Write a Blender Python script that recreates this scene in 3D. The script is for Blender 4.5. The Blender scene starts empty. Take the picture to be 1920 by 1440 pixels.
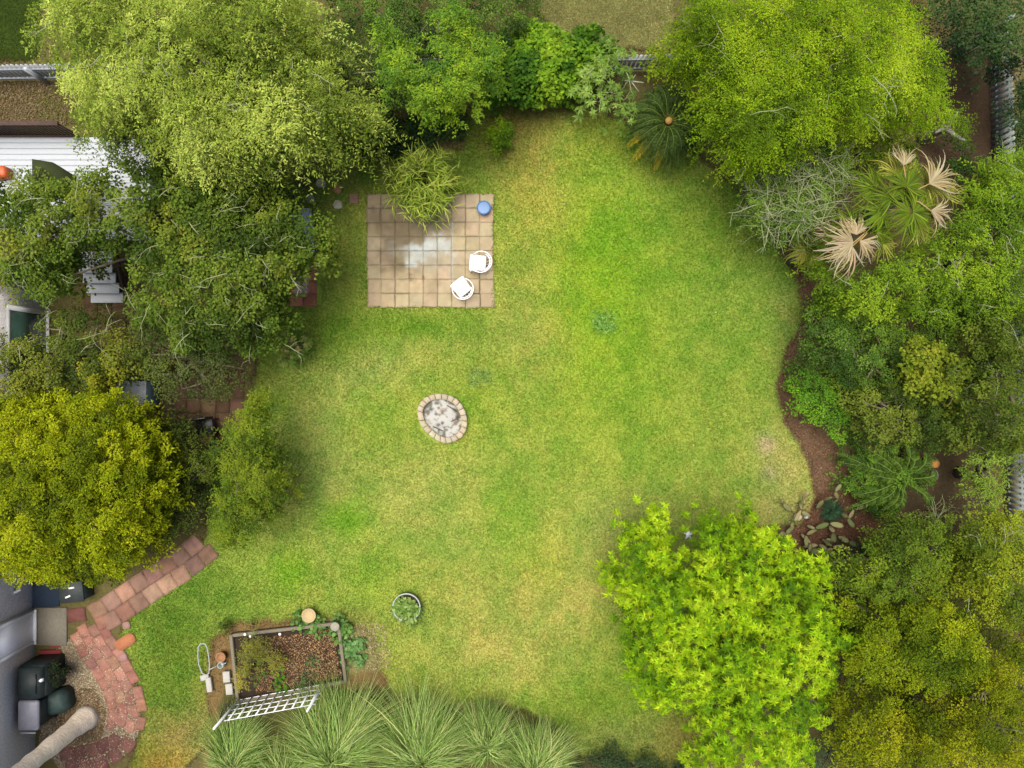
import bpy, math, random
import numpy as np
from mathutils import Vector
sc = bpy.context.scene
COL = sc.collection
R = math.radians

# ------------------------------------------------------------------ camera
S = 14.3 / 960.0          # metres per photo pixel on the ground
H = 20.0                  # drone height
cam_d = bpy.data.cameras.new('camera'); cam = bpy.data.objects.new('camera', cam_d); COL.objects.link(cam)
cam.location = (0, 0, H); cam.rotation_euler = (0, 0, 0)
cam_d.sensor_width = 36; cam_d.lens = 18 * H / 14.3
cam_d.clip_start = 0.1; cam_d.clip_end = 2000
sc.camera = cam
# ------------------------------------------------------------------ world, sun, exposure
SUN_EL, SUN_AZ = R(80), R(-52)      # soft light from the upper left of the picture (azimuth from +Y, clockwise)
w = bpy.data.worlds.new('World'); sc.world = w; w.use_nodes = True
nt = w.node_tree; bg = nt.nodes['Background']
sky = nt.nodes.new('ShaderNodeTexSky'); sky.sky_type = 'NISHITA'; sky.sun_disc = False
sky.sun_elevation = SUN_EL; sky.sun_rotation = SUN_AZ
sky.air_density = 0.6; sky.dust_density = 4.0; sky.ozone_density = 0.4
nt.links.new(sky.outputs[0], bg.inputs[0]); bg.inputs[1].default_value = 0.10
sd = bpy.data.lights.new('sun', 'SUN'); so = bpy.data.objects.new('sun', sd); COL.objects.link(so)
sd.energy = 2.4; sd.angle = R(38); sd.color = (1.0, 0.95, 0.86)
dirv = Vector((math.sin(SUN_AZ) * math.cos(SUN_EL), math.cos(SUN_AZ) * math.cos(SUN_EL), math.sin(SUN_EL)))
so.rotation_euler = dirv.to_track_quat('Z', 'Y').to_euler(); so.location = (-20, 20, 40)
sc.view_settings.view_transform = 'Standard'; sc.view_settings.look = 'None'
sc.view_settings.exposure = 1.45; sc.view_settings.gamma = 1.0
try: sc.view_settings.use_curve_mapping = False
except Exception: pass
sc.cycles.max_bounces = 5; sc.cycles.diffuse_bounces = 3; sc.cycles.glossy_bounces = 2
sc.cycles.transmission_bounces = 3; sc.cycles.transparent_max_bounces = 4

# ------------------------------------------------------------------ colour
LIGHT = np.array([2.65, 2.55, 2.64])       # brightness of a level white card per channel at this exposure
def lin(c):
    c = np.asarray(c, float) / 255.0
    return np.where(c <= .04045, c / 12.92, ((c + .055) / 1.055) ** 2.4)
def alb(c, k=1.0):                         # photo colour -> base colour of the surface
    return np.clip(lin(c) / LIGHT * k, 0.002, 0.85)

# ------------------------------------------------------------------ geometry helpers
def at(px, py, z=0.0):
    k = 1 - z / H
    return np.array([(px - 960) * S * k, (720 - py) * S * k, z])
def atv(px, py, z):
    k = 1 - z / H
    return np.stack([(px - 960) * S * k, (720 - py) * S * k, z], 1)
def unit(v):
    return v / np.maximum(np.linalg.norm(v, axis=-1, keepdims=True), 1e-9)
def rdir(rng, n):
    return unit(rng.normal(size=(n, 3)))
_lat = {}
def vnoise(x, y, sc_, seed=0):
    if seed not in _lat: _lat[seed] = np.random.default_rng(seed + 77).random((64, 64))
    g = _lat[seed]
    x = np.asarray(x) / sc_ + 1000.3; y = np.asarray(y) / sc_ + 1000.7
    xi = np.floor(x).astype(int); yi = np.floor(y).astype(int)
    fx = x - xi; fy = y - yi; fx = fx * fx * (3 - 2 * fx); fy = fy * fy * (3 - 2 * fy)
    a = g[xi % 64, yi % 64]; b = g[(xi + 1) % 64, yi % 64]; c = g[xi % 64, (yi + 1) % 64]; d = g[(xi + 1) % 64, (yi + 1) % 64]
    return (a * (1 - fx) + b * fx) * (1 - fy) + (c * (1 - fx) + d * fx) * fy
def fbm(x, y, sc_, seed=0, o=4):
    s = 0; a = .5; t = 0
    for i in range(o):
        s = s + a * vnoise(x, y, sc_ / 2 ** i, seed + i); t += a; a *= .5
    return s / t
def inpoly(px, py, poly):
    px = np.asarray(px, float); py = np.asarray(py, float); r = np.zeros(px.shape, bool)
    n = len(poly)
    for i in range(n):
        x1, y1 = poly[i]; x2, y2 = poly[(i + 1) % n]
        if y1 == y2: continue
        c = ((y1 > py) != (y2 > py)) & (px < (x2 - x1) * (py - y1) / (y2 - y1) + x1)
        r ^= c
    return r
def edged(px, py, poly):                  # signed distance in px, positive inside
    px = np.asarray(px, float); py = np.asarray(py, float); d = np.full(px.shape, 1e9)
    n = len(poly)
    for i in range(n):
        x1, y1 = poly[i]; x2, y2 = poly[(i + 1) % n]
        vx, vy = x2 - x1, y2 - y1; L = vx * vx + vy * vy + 1e-9
        t = np.clip(((px - x1) * vx + (py - y1) * vy) / L, 0, 1)
        d = np.minimum(d, np.hypot(px - x1 - t * vx, py - y1 - t * vy))
    return np.where(inpoly(px, py, poly), d, -d)

# ------------------------------------------------------------------ materials
def mat(name, color=None, rough=.7, spec=.3, attr=False, noise=0.0, nscale=20., bump=0.0, trans=0.0, metal=0.0, stretch=None):
    m = bpy.data.materials.new(name); m.use_nodes = True
    t = m.node_tree; p = t.nodes['Principled BSDF']
    p.inputs['Roughness'].default_value = rough
    p.inputs['Specular IOR Level'].default_value = spec
    p.inputs['Metallic'].default_value = metal
    src = None
    if attr:
        a = t.nodes.new('ShaderNodeAttribute'); a.attribute_name = 'Col'; src = a.outputs['Color']
    else:
        rgb = t.nodes.new('ShaderNodeRGB'); rgb.outputs[0].default_value = (*color, 1); src = rgb.outputs[0]
    if noise > 0 or bump > 0:
        tc = t.nodes.new('ShaderNodeTexCoord'); nz = t.nodes.new('ShaderNodeTexNoise')
        nz.inputs['Scale'].default_value = nscale; nz.inputs['Detail'].default_value = 5; nz.inputs['Roughness'].default_value = .65
        if stretch:
            mp = t.nodes.new('ShaderNodeMapping'); mp.inputs['Scale'].default_value = stretch
            t.links.new(tc.outputs['Object'], mp.inputs[0]); t.links.new(mp.outputs[0], nz.inputs['Vector'])
        else: t.links.new(tc.outputs['Object'], nz.inputs['Vector'])
        if noise > 0:
            mr = t.nodes.new('ShaderNodeMapRange'); mr.inputs[1].default_value = .3; mr.inputs[2].default_value = .7
            mr.inputs[3].default_value = 1 - noise; mr.inputs[4].default_value = 1 + noise
            t.links.new(nz.outputs[0], mr.inputs[0])
            mx = t.nodes.new('ShaderNodeVectorMath'); mx.operation = 'SCALE'
            t.links.new(src, mx.inputs[0]); t.links.new(mr.outputs[0], mx.inputs['Scale']); src = mx.outputs[0]
        if bump > 0:
            b = t.nodes.new('ShaderNodeBump'); b.inputs['Strength'].default_value = bump; b.inputs['Distance'].default_value = .02
            t.links.new(nz.outputs[0], b.inputs['Height']); t.links.new(b.outputs[0], p.inputs['Normal'])
    t.links.new(src, p.inputs['Base Color'])
    if trans > 0:
        tl = t.nodes.new('ShaderNodeBsdfTranslucent'); ms = t.nodes.new('ShaderNodeMixShader')
        out = t.nodes['Material Output']
        t.links.new(src, tl.inputs[0]); ms.inputs[0].default_value = trans
        t.links.new(p.outputs[0], ms.inputs[1]); t.links.new(tl.outputs[0], ms.inputs[2]); t.links.new(ms.outputs[0], out.inputs[0])
    return m
M = {}
M['leaf'] = mat('leaf', rough=.65, spec=.10, attr=True, trans=.44)
M['glossleaf'] = mat('glossy_leaf', rough=.38, spec=.45, attr=True, trans=.15)
M['bark'] = mat('bark', alb((150, 135, 112)), rough=.9, noise=.35, nscale=14, bump=.5)
M['barkattr'] = mat('bark_and_twigs', rough=.9, spec=.15, attr=True, noise=.3, nscale=14, bump=.4)
M['palebark'] = mat('pale_bark', alb((190, 190, 165)), rough=.85, noise=.25, nscale=25)
M['ground'] = mat('ground', rough=.95, spec=.1, attr=True, noise=.30, nscale=16, bump=.6)
M['attr'] = mat('mineral', rough=.9, spec=.15, attr=True, noise=.16, nscale=22, bump=.25)
M['attrfine'] = mat('grit', rough=.9, spec=.15, attr=True, noise=.10, nscale=60, bump=.15)
M['white'] = mat('white_plastic', (.60, .60, .59), rough=.4, spec=.4, noise=.03, nscale=6)
M['whitepaint'] = mat('white_paint', alb((222, 225, 235)), rough=.6, noise=.08, nscale=9, stretch=(1, 5, 1))
M['greypaint'] = mat('weathered_white_paint', alb((190, 198, 196)), rough=.75, noise=.22, nscale=9)
M['wood'] = mat('weathered_wood', alb((150, 138, 118)), rough=.9, noise=.3, nscale=12, bump=.4, stretch=(1, 6, 6))
M['brownwood'] = mat('brown_wood', alb((98, 74, 66)), rough=.85, noise=.3, nscale=12, bump=.3)
M['dark'] = mat('dark_cover', alb((48, 58, 60)), rough=.6, spec=.3, noise=.4, nscale=5, bump=.5)
M['darkgreen'] = mat('dark_green_cover', alb((62, 84, 80)), rough=.65, noise=.35, nscale=5, bump=.5)
M['black'] = mat('black_metal', alb((38, 38, 42)), rough=.45, noise=.2, nscale=8)
M['terra'] = mat('terracotta', alb((190, 135, 95)), rough=.85, noise=.18, nscale=20)
M['soil'] = mat('soil', alb((72, 55, 40)), rough=1, noise=.5, nscale=40, bump=.8)
M['siding'] = mat('siding', (.56, .53, .51), rough=.85, noise=.3, nscale=24, bump=.3)
M['slate'] = mat('slate', alb((72, 84, 98)), rough=.8, noise=.25, nscale=18)

# ------------------------------------------------------------------ object helpers
def world_origin(o):
    v = np.zeros(3)
    while o is not None: v += np.array(o.location); o = o.parent
    return v
def tag(o, label, cat=None, group=None, kind=None):
    if label: o['label'] = label
    if cat: o['category'] = cat
    if group: o['group'] = group
    if kind: o['kind'] = kind
    return o
def empty(name, loc, label, cat, group=None):
    o = bpy.data.objects.new(name, None); COL.objects.link(o); o.location = tuple(float(a) for a in loc); o.empty_display_size = .2
    return tag(o, label, cat, group)
def mesh(name, V, F, m, parent=None, col=None, smooth=False, loc=None):
    """V world coordinates; F an (n,k) array or a list of index lists"""
    V = np.asarray(V, float).reshape(-1, 3)
    base = world_origin(parent) if parent is not None else (np.asarray(loc, float) if loc is not None else np.array([V[:, 0].mean(), V[:, 1].mean(), V[:, 2].min()]))
    me = bpy.data.meshes.new(name)
    if isinstance(F, np.ndarray): cnt = np.full(len(F), F.shape[1]); fl = F.ravel()
    else:
        cnt = np.array([len(f) for f in F]); fl = np.concatenate([np.asarray(f) for f in F])
    st = np.concatenate([[0], np.cumsum(cnt)[:-1]])
    me.vertices.add(len(V)); me.vertices.foreach_set('co', (V - base).astype(np.float32).ravel())
    me.loops.add(len(fl)); me.loops.foreach_set('vertex_index', fl.astype(np.int32))
    me.polygons.add(len(cnt)); me.polygons.foreach_set('loop_start', st.astype(np.int32)); me.polygons.foreach_set('loop_total', cnt.astype(np.int32))
    if smooth: me.polygons.foreach_set('use_smooth', np.ones(len(cnt), bool))
    me.update(calc_edges=True); me.validate()
    if col is not None:
        a = me.attributes.new('Col', 'FLOAT_COLOR', 'POINT')
        c = np.ones((len(V), 4), np.float32); c[:, :3] = col; a.data.foreach_set('color', c.ravel())
    me.materials.append(m)
    o = bpy.data.objects.new(name, me); COL.objects.link(o)
    if parent is not None: o.parent = parent
    else: o.location = tuple(float(a) for a in base)
    return o
class MB:
    def __init__(s): s.V = []; s.F = []; s.C = []; s.n = 0
    def add(s, V, F, c=(.5, .5, .5)):
        V = np.asarray(V, float); s.V.append(V)
        for f in F: s.F.append([int(i) + s.n for i in f])
        cc = np.asarray(c, float)
        s.C.append(np.tile(cc, (len(V), 1)) if cc.ndim == 1 else cc); s.n += len(V)
        return s
    def box(s, c, size, rz=0., rx=0., ry=0., c_=(.5, .5, .5), bev=0.0):
        sx, sy, sz = [a / 2 for a in size]; b = min(bev, sx * .45, sy * .45, sz * .9)
        if b > 0:
            ring = [(-sx + b, -sy), (sx - b, -sy), (sx, -sy + b), (sx, sy - b), (sx - b, sy), (-sx + b, sy), (-sx, sy - b), (-sx, -sy + b)]
            inn = [(x * (1 - b / sx), y * (1 - b / sy)) for x, y in ring]
            V = [(x, y, -sz) for x, y in ring] + [(x, y, sz - b) for x, y in ring] + [(x, y, sz) for x, y in inn]
            F = [[7, 6, 5, 4, 3, 2, 1, 0]] + [[i, (i + 1) % 8, (i + 1) % 8 + 8, i + 8] for i in range(8)] + [[i + 8, (i + 1) % 8 + 8, (i + 1) % 8 + 16, i + 16] for i in range(8)] + [list(range(16, 24))]
        else:
            V = [(-sx, -sy, -sz), (sx, -sy, -sz), (sx, sy, -sz), (-sx, sy, -sz), (-sx, -sy, sz), (sx, -sy, sz), (sx, sy, sz), (-sx, sy, sz)]
            F = [[3, 2, 1, 0], [4, 5, 6, 7], [0, 1, 5, 4], [1, 2, 6, 5], [2, 3, 7, 6], [3, 0, 4, 7]]
        V = np.array(V)
        for ang, (i, j) in ((rx, (1, 2)), (ry, (2, 0)), (rz, (0, 1))):
            if ang:
                ca, sa = math.cos(ang), math.sin(ang); a = V[:, i].copy(); b_ = V[:, j].copy()
                V[:, i] = a * ca - b_ * sa; V[:, j] = a * sa + b_ * ca
        return s.add(V + np.asarray(c), F, c_)
    def tube(s, pts, rad, n=8, c_=(.5, .5, .5), cap=True, closed=False):
        P = np.asarray(pts, float); k = len(P)
        r = np.full(k, rad) if np.isscalar(rad) else np.asarray(rad, float)
        T = np.gradient(P, axis=0) if not closed else (np.roll(P, -1, 0) - np.roll(P, 1, 0))
        T = unit(T); ref = np.array([0, 0, 1.]) if abs(T[:, 2]).mean() < .8 else np.array([1., 0, 0])
        A = unit(np.cross(T, ref)); B = np.cross(T, A)
        th = np.linspace(0, 2 * np.pi, n, endpoint=False)
        V = (P[:, None] + r[:, None, None] * (A[:, None] * np.cos(th)[None, :, None] + B[:, None] * np.sin(th)[None, :, None])).reshape(-1, 3)
        F = []
        for i in range(k if closed else k - 1):
            j = (i + 1) % k
            for q in range(n): F.append([i * n + q, i * n + (q + 1) % n, j * n + (q + 1) % n, j * n + q])
        if cap and not closed: F += [list(range(n))[::-1], list(range((k - 1) * n, k * n))]
        return s.add(V, F, c_)
    def lathe(s, c, prof, n=32, c_=(.5, .5, .5), sx=1., sy=1.):
        th = np.linspace(0, 2 * np.pi, n, endpoint=False); V = []; F = []
        for r, z in prof: V += [(c[0] + r * sx * math.cos(t), c[1] + r * sy * math.sin(t), c[2] + z) for t in th]
        for i in range(len(prof) - 1):
            for q in range(n): F.append([i * n + q, i * n + (q + 1) % n, (i + 1) * n + (q + 1) % n, (i + 1) * n + q])
        if prof[0][0] > 1e-4: F.append(list(range(n))[::-1])
        if prof[-1][0] > 1e-4: F.append(list(range((len(prof) - 1) * n, len(prof) * n)))
        return s.add(V, F, c_)
    def prism(s, poly, z0, z1, c_=(.5, .5, .5)):
        p = np.asarray(poly, float); a = np.sum(p[:, 0] * np.roll(p[:, 1], -1) - np.roll(p[:, 0], -1) * p[:, 1])
        if a < 0: p = p[::-1]
        n = len(p); V = [(x, y, z0) for x, y in p] + [(x, y, z1) for x, y in p]
        F = [list(range(n))[::-1], list(range(n, 2 * n))] + [[i, (i + 1) % n, (i + 1) % n + n, i + n] for i in range(n)]
        return s.add(V, F, c_)
    def build(s, name, m, parent=None, smooth=False, loc=None):
        return mesh(name, np.concatenate(s.V), s.F, m, parent, np.concatenate(s.C), smooth, loc)
def xy(px, py): return tuple(at(px, py, 0)[:2])

# ------------------------------------------------------------------ foliage machinery
def quads(C, D, N, L, W, fold=.12, tipdrop=.0):
    side = unit(np.cross(D, N)); n = len(C)
    L = np.broadcast_to(L, (n,))[:, None]; W = np.broadcast_to(W, (n,))[:, None]
    mid = C + D * L * .45 + N * L * fold; tip = C + D * L; tip[:, 2] -= (L[:, 0] * tipdrop)
    V = np.stack([C, mid + side * W / 2, tip, mid - side * W / 2], 1).reshape(-1, 3)
    F = np.arange(4 * n).reshape(n, 4)
    return V, F
def ribbons(P, side, wid):               # P (n,k,3), side (n,3), wid (k,) or (n,k)
    n, k, _ = P.shape; wid = np.broadcast_to(wid, (n, k))
    A = P + side[:, None] * wid[..., None] / 2; B = P - side[:, None] * wid[..., None] / 2
    V = np.stack([A, B], 2).reshape(-1, 3)
    i = (np.arange(n) * k * 2)[:, None] + (np.arange(k - 1) * 2)[None]
    F = np.stack([i, i + 1, i + 3, i + 2], -1).reshape(-1, 4)
    return V, F
def pal(rng, n, cols, f=None, jit=.16, k=1.0):   # colours between the stops of a list, f in 0..1
    c = np.array([lin(q) for q in cols]); f = rng.random(n) if f is None else np.clip(f, 0, .9999)
    x = f * (len(cols) - 1); i = np.minimum(x.astype(int), len(cols) - 2) if len(cols) > 1 else np.zeros(n, int)
    t = (x - i)[:, None]; j = np.minimum(i + 1, len(cols) - 1)
    out = c[i] * (1 - t) + c[j] * t
    out = out * np.exp(rng.normal(0, jit, (n, 1))) * np.exp(rng.normal(0, jit * .3, (n, 3)))
    return np.clip(out / LIGHT * k, .003, .6)
def limb(mb, a, b, r0, r1, rng, k=6, wob=.08, n=6):
    t = np.linspace(0, 1, k)[:, None]; L = np.linalg.norm(b - a)
    P = a * (1 - t) + b * t; P += np.cumsum(rng.normal(0, wob * L / k, (k, 3)), 0) * np.sin(np.pi * t)
    P[:, 2] += np.sin(np.pi * t[:, 0]) * L * .08
    mb.tube(P, np.linspace(r0, r1, k), n); return P

FOLK = 1.7; FINE = .88
def plant(name, cat, label, poly, zlo, zhi, cols, style='blob', sp=22, m=60, rc=.3, L=.08, W=.045, flat=.6,
          lump=.5, seed=1, holes=(), edge=10, fill=.7, twigs=0, trunk=.14, base=None, group=None, gap=0.0, mat_='leaf',
          jit=.16, lumpscale=70, limbs=10, k=1.0, R_=None, under=.7, twigmat='palebark', tipdrop=.15, upb=.8, twl=1.0):
    if zhi > 2.2: zhi = 2.25 + (zhi - 2.2) * .66; zlo = min(zlo * .75, zhi * .55)
    if seed in (5, 6, 8, 9, 13, 15, 22, 26, 35, 37, 39, 42): k *= 1.32
    rng = np.random.default_rng(seed * 7919 + 13)
    if style == 'blob': L *= FINE; W *= FINE; m = int(m * 1.5)
    elif style == 'spray' and m < 200: L *= .85; W *= .85; m = int(m * 1.35)
    p = np.array(poly, float); x0, y0 = p.min(0) - 15; x1, y1 = p.max(0) + 15
    gx, gy = np.meshgrid(np.arange(x0, x1, sp), np.arange(y0, y1, sp * .87)); gx[::2] += sp / 2
    px = gx.ravel() + rng.uniform(-.45, .45, gx.size) * sp; py = gy.ravel() + rng.uniform(-.45, .45, gx.size) * sp
    d = edged(px, py, poly) + (fbm(px, py, 45, seed) - .5) * edge * 3.2
    keep = d > (.25 if style in ('blob', 'rosette') else .34) * min(rc, .4) / S
    if gap > 0: keep &= fbm(px, py, 60, seed + 9) > gap * (d > 12)
    for hx, hy, hr in holes: keep &= np.hypot(px - hx, py - hy) > hr * (.8 + .4 * rng.random(px.size))
    px, py, d = px[keep], py[keep], d[keep]
    Rr = R_ or max(d.max() * .85, 20)
    t = np.clip(d / Rr, 0.02, 1); dome = np.sqrt(1 - (1 - t) ** 2)
    ln = fbm(px, py, lumpscale, seed + 3, 3)
    # the crown is made of overlapping leafy masses, each at the end of a bough
    rl = lumpscale * .62; bx, by = np.meshgrid(np.arange(x0, x1, rl * 1.05), np.arange(y0, y1, rl * 1.05)); bx[::2] += rl * .5
    bx = bx.ravel() + rng.uniform(-.4, .4, bx.size) * rl; by = by.ravel() + rng.uniform(-.4, .4, by.size) * rl; br = rl * rng.uniform(.6, 1.15, bx.size); bh = rng.uniform(.35, 1, bx.size)
    wx = px + (fbm(px, py, 30, seed + 2) - .5) * 22; wy = py + (fbm(px, py, 30, seed + 6) - .5) * 22
    lobe = np.zeros(px.size); lid = np.zeros(px.size)
    for q in range(bx.size):
        v = bh[q] * np.sqrt(np.clip(1 - ((wx - bx[q]) ** 2 + (wy - by[q]) ** 2) / br[q] ** 2, 0, 1)); lid = np.where(v > lobe, q * .618 % 1, lid); lobe = np.maximum(lobe, v)
    amp = lump * min(1.6, .45 + .35 * (zhi - zlo))
    z = zlo + (zhi - zlo) * dome * .8 + (lobe - .45) * amp + (ln - .5) * amp * .6
    z = z + rng.normal(0, .12, z.size) * min(1, zhi / 3) * (1 + (zhi > 2.2))
    z = np.maximum(z, rc * .3 + .04)
    thin = (lobe < .12) & (rng.random(px.size) < .55) & (zhi > 1.6)
    px, py, z, d, lid = px[~thin], py[~thin], z[~thin], d[~thin], lid[~thin]
    C = atv(px, py, z); n = len(C)
    hue = fbm(px, py, 55, seed + 5, 3); hue = np.clip((hue - .28) / .44 * .7 + lid * .3 + rng.normal(0, .10, n), 0, 1)
    V = []; F = []; K = []; nv = 0
    def put(v, f, c):
        nonlocal nv
        V.append(v); F.append(f + nv); K.append(np.repeat(c, len(v) // len(c), 0)); nv += len(v)
    def emit(C, hue, m, rc, sL, dark=1.0):
        nonlocal nv
        n = len(C)
        if n == 0: return
        if style == 'rosette':
            q = max(1, m // 8); idx = np.repeat(np.arange(n), q); u = rdir(rng, len(idx)); u[:, 2] = np.abs(u[:, 2])
            O = C[idx] + u * rc * rng.uniform(.3, 1, (len(idx), 1)) * [1, 1, flat]
            hr = hue[idx] + rng.normal(0, .2, len(idx)); nl = 9; s = rng.uniform(.7, 1.25, len(idx)) * sL
            ax = unit(u * .5 + [0, 0, 1]); ph = rng.random(len(idx)) * 6.28
            t1 = unit(np.cross(ax, rdir(rng, len(idx)))); t2 = np.cross(ax, t1)
            for a in range(nl):
                an = ph + a * 6.28 / nl + rng.normal(0, .2, len(idx))
                D = unit(t1 * np.cos(an)[:, None] + t2 * np.sin(an)[:, None] - ax * rng.uniform(-.15, .45, (len(idx), 1)))
                v, f = quads(O, D, ax, L * s * rng.uniform(.7, 1.15, len(idx)), W * s, .1, tipdrop)
                put(v, f, pal(rng, len(idx), cols, hr, jit, FOLK * k))
            return
        if style in ('spray', 'willow'):
            pr = 22 if style == 'willow' else 15; q = max(2, m // pr); idx = np.repeat(np.arange(n), q); nt_ = len(idx)
            an = rng.random(nt_) * 6.28
            T = np.stack([np.cos(an), np.sin(an), rng.uniform(-.25, .55, nt_)], 1)
            Cm = C.mean(0); out = unit((C[idx] - Cm) * [1, 1, 0]); T = unit(T + out * .5)
            tl = rc * rng.uniform(.6, 1.5, nt_)
            tw = np.repeat(np.arange(nt_), pr); s = np.tile(np.linspace(.1, 1, pr), nt_) + rng.normal(0, .03, nt_ * pr)
            O = C[idx][tw] + rng.normal(0, .02, (len(tw), 3)) + T[tw] * (s * tl[tw])[:, None]
            O[:, 2] -= (s ** 2) * tl[tw] * (.9 if style == 'willow' else .25)
            if style == 'willow':
                ph = rng.random(nt_)[tw] * 6.28
                O[:, 0] += np.sin(s * 8 + ph) * .07 * s; O[:, 1] += np.cos(s * 8 + ph) * .07 * s
            sd_ = unit(np.cross(T, [0, 0, 1]))[tw] * np.where(rng.random(len(tw)) < .5, 1, -1)[:, None]
            D = unit(T[tw] * .7 + sd_ * .8 + rng.normal(0, .25, (len(tw), 3)))
            N = unit(np.array([0, 0, 1.]) + rng.normal(0, .35, (len(tw), 3)))
            v, f = quads(O, D, N, L * sL * rng.uniform(.6, 1.2, len(tw)), W * sL, .1, tipdrop)
            hl = (hue[idx] + rng.normal(0, .17, nt_))[tw]
            put(v, f, pal(rng, len(tw), cols, hl, jit, FOLK * k)); return
        idx = np.repeat(np.arange(n), m); u = rdir(rng, len(idx)); u[:, 2] = np.where(rng.random(len(idx)) < .8, np.abs(u[:, 2]), u[:, 2])
        rr = rc * .85 * rng.uniform(.25, 1, (len(idx), 1)) ** .6 * (rng.uniform(.5, 1.35, n)[idx])[:, None]
        O = C[idx] + u * rr * [1, 1, flat]
        N = unit(u * .7 + np.array([0, 0, upb]) + rng.normal(0, .35, (len(idx), 3)))
        D = unit(np.cross(N, rdir(rng, len(idx))) + u * .4)
        v, f = quads(O, D, N, L * sL * rng.uniform(.65, 1.25, len(idx)), W * sL, .12, tipdrop)
        put(v, f, pal(rng, len(idx), cols, hue[idx] + rng.normal(0, .07, len(idx)), jit, FOLK * k))
    emit(C, hue, m, rc, 1.0)
    if fill > 0:                          # inner layer of the crown, lower down
        s = (rng.random(n) < fill) & (d > 4)
        C2 = C[s].copy(); drop = rng.uniform(.5, 1, s.sum()) * min(under, .35 * zhi) + rc * .5
        zz = np.maximum(C2[:, 2] - drop, .08); C2[:, :2] += rng.normal(0, .12, (len(C2), 2)); C2[:, 2] = zz
        emit(C2, hue[s], max(8, int(m * .55)), rc * 1.2, 1.25)
    V = np.concatenate(V); F = np.concatenate(F); K = np.concatenate(K)
    V[:, 2] = np.maximum(V[:, 2], .015)
    cxy = C[:, :2].mean(0) * (1 + .02 * zhi) if base is None else at(base[0], base[1], 0)[:2]
    root = empty(name, (cxy[0], cxy[1], 0), label, cat, group)
    mb = MB(); b0 = np.array([cxy[0], cxy[1], -.05]); top = np.array([cxy[0], cxy[1], max(.12, zlo * .75)]) + np.append(rng.normal(0, .1, 2), 0)
    if zhi > 2.2:
        mb.tube([b0, b0 * .5 + top * .5 + [.04, .02, 0], top], [trunk * 1.35, trunk, trunk * .85], 10)
        ids = rng.choice(n, min(limbs, n), replace=False)
        for i in ids:
            P = limb(mb, top, C[i] - [0, 0, .15], trunk * .5, .02, rng, 7)
            near = np.argsort(np.linalg.norm(C - P[4], axis=1))[3:9:3]
            for j in near: limb(mb, P[4], C[j] - [0, 0, .08], trunk * .18, .008, rng, 4, n=5)
    else:
        for i in rng.choice(n, min(limbs, n), replace=False):
            limb(mb, b0 + np.append(rng.normal(0, .06, 2), 0), C[i], .022, .006, rng, 5, n=5)
    for q in range(len(mb.C)): mb.C[q][:] = alb((140, 128, 104))
    tb = mb
    mesh('crown' if zhi > 2.2 else 'foliage', V, F, M[mat_], root, K)
    if twigs:
        k0 = len(tb.C)
        for i in rng.choice(n, twigs):
            a = C[i] + [0, 0, rc * flat * .38] + rng.normal(0, .1, 3); an = rng.random() * 6.28; l = rng.uniform(.25, .9) * twl
            b = a + [math.cos(an) * l, math.sin(an) * l, rng.uniform(-.1, .15)]
            r = rng.uniform(.0045, .010); P = limb(tb, a, b, r * 1.3, r * .6, rng, 6, .14, 5)
            for q in (2, 4):
                an2 = an + rng.choice([-1, 1]) * rng.uniform(.4, 1.1); l2 = l * rng.uniform(.25, .6)
                limb(tb, P[q], P[q] + [math.cos(an2) * l2, math.sin(an2) * l2, rng.uniform(-.05, .1)], r * .8, r * .4, rng, 5, .2, 4)
        for q in range(k0, len(tb.C)): tb.C[q][:] = alb((182, 188, 140))
    tb.build('trunk' if zhi > 2.2 else 'stems', M['barkattr'], root)
    return root

# ------------------------------------------------------------------ GROUND
LAWN = [(880, 205), (940, 195), (1080, 185), (1190, 240), (1300, 290), (1390, 370), (1450, 460), (1492, 520), (1505, 600), (1472, 660), (1455, 720),
        (1468, 790), (1508, 850), (1530, 930), (1500, 985), (1420, 990), (1330, 1010), (1290, 1090), (1340, 1250), (1310, 1470), (1180, 1425), (1090, 1415), (1030, 1350), (940, 1315),
        (850, 1320), (740, 1310), (715, 1250), (700, 1180), (640, 1158), (430, 1168), (395, 1200), (385, 1280), (400, 1380), (330, 1460), (235, 1460), (272, 1350),
        (268, 1290), (225, 1200), (255, 1140), (330, 1080), (385, 1030), (400, 880), (480, 720), (500, 600), (540, 480), (520, 340), (640, 280), (760, 285), (870, 280)]
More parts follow.
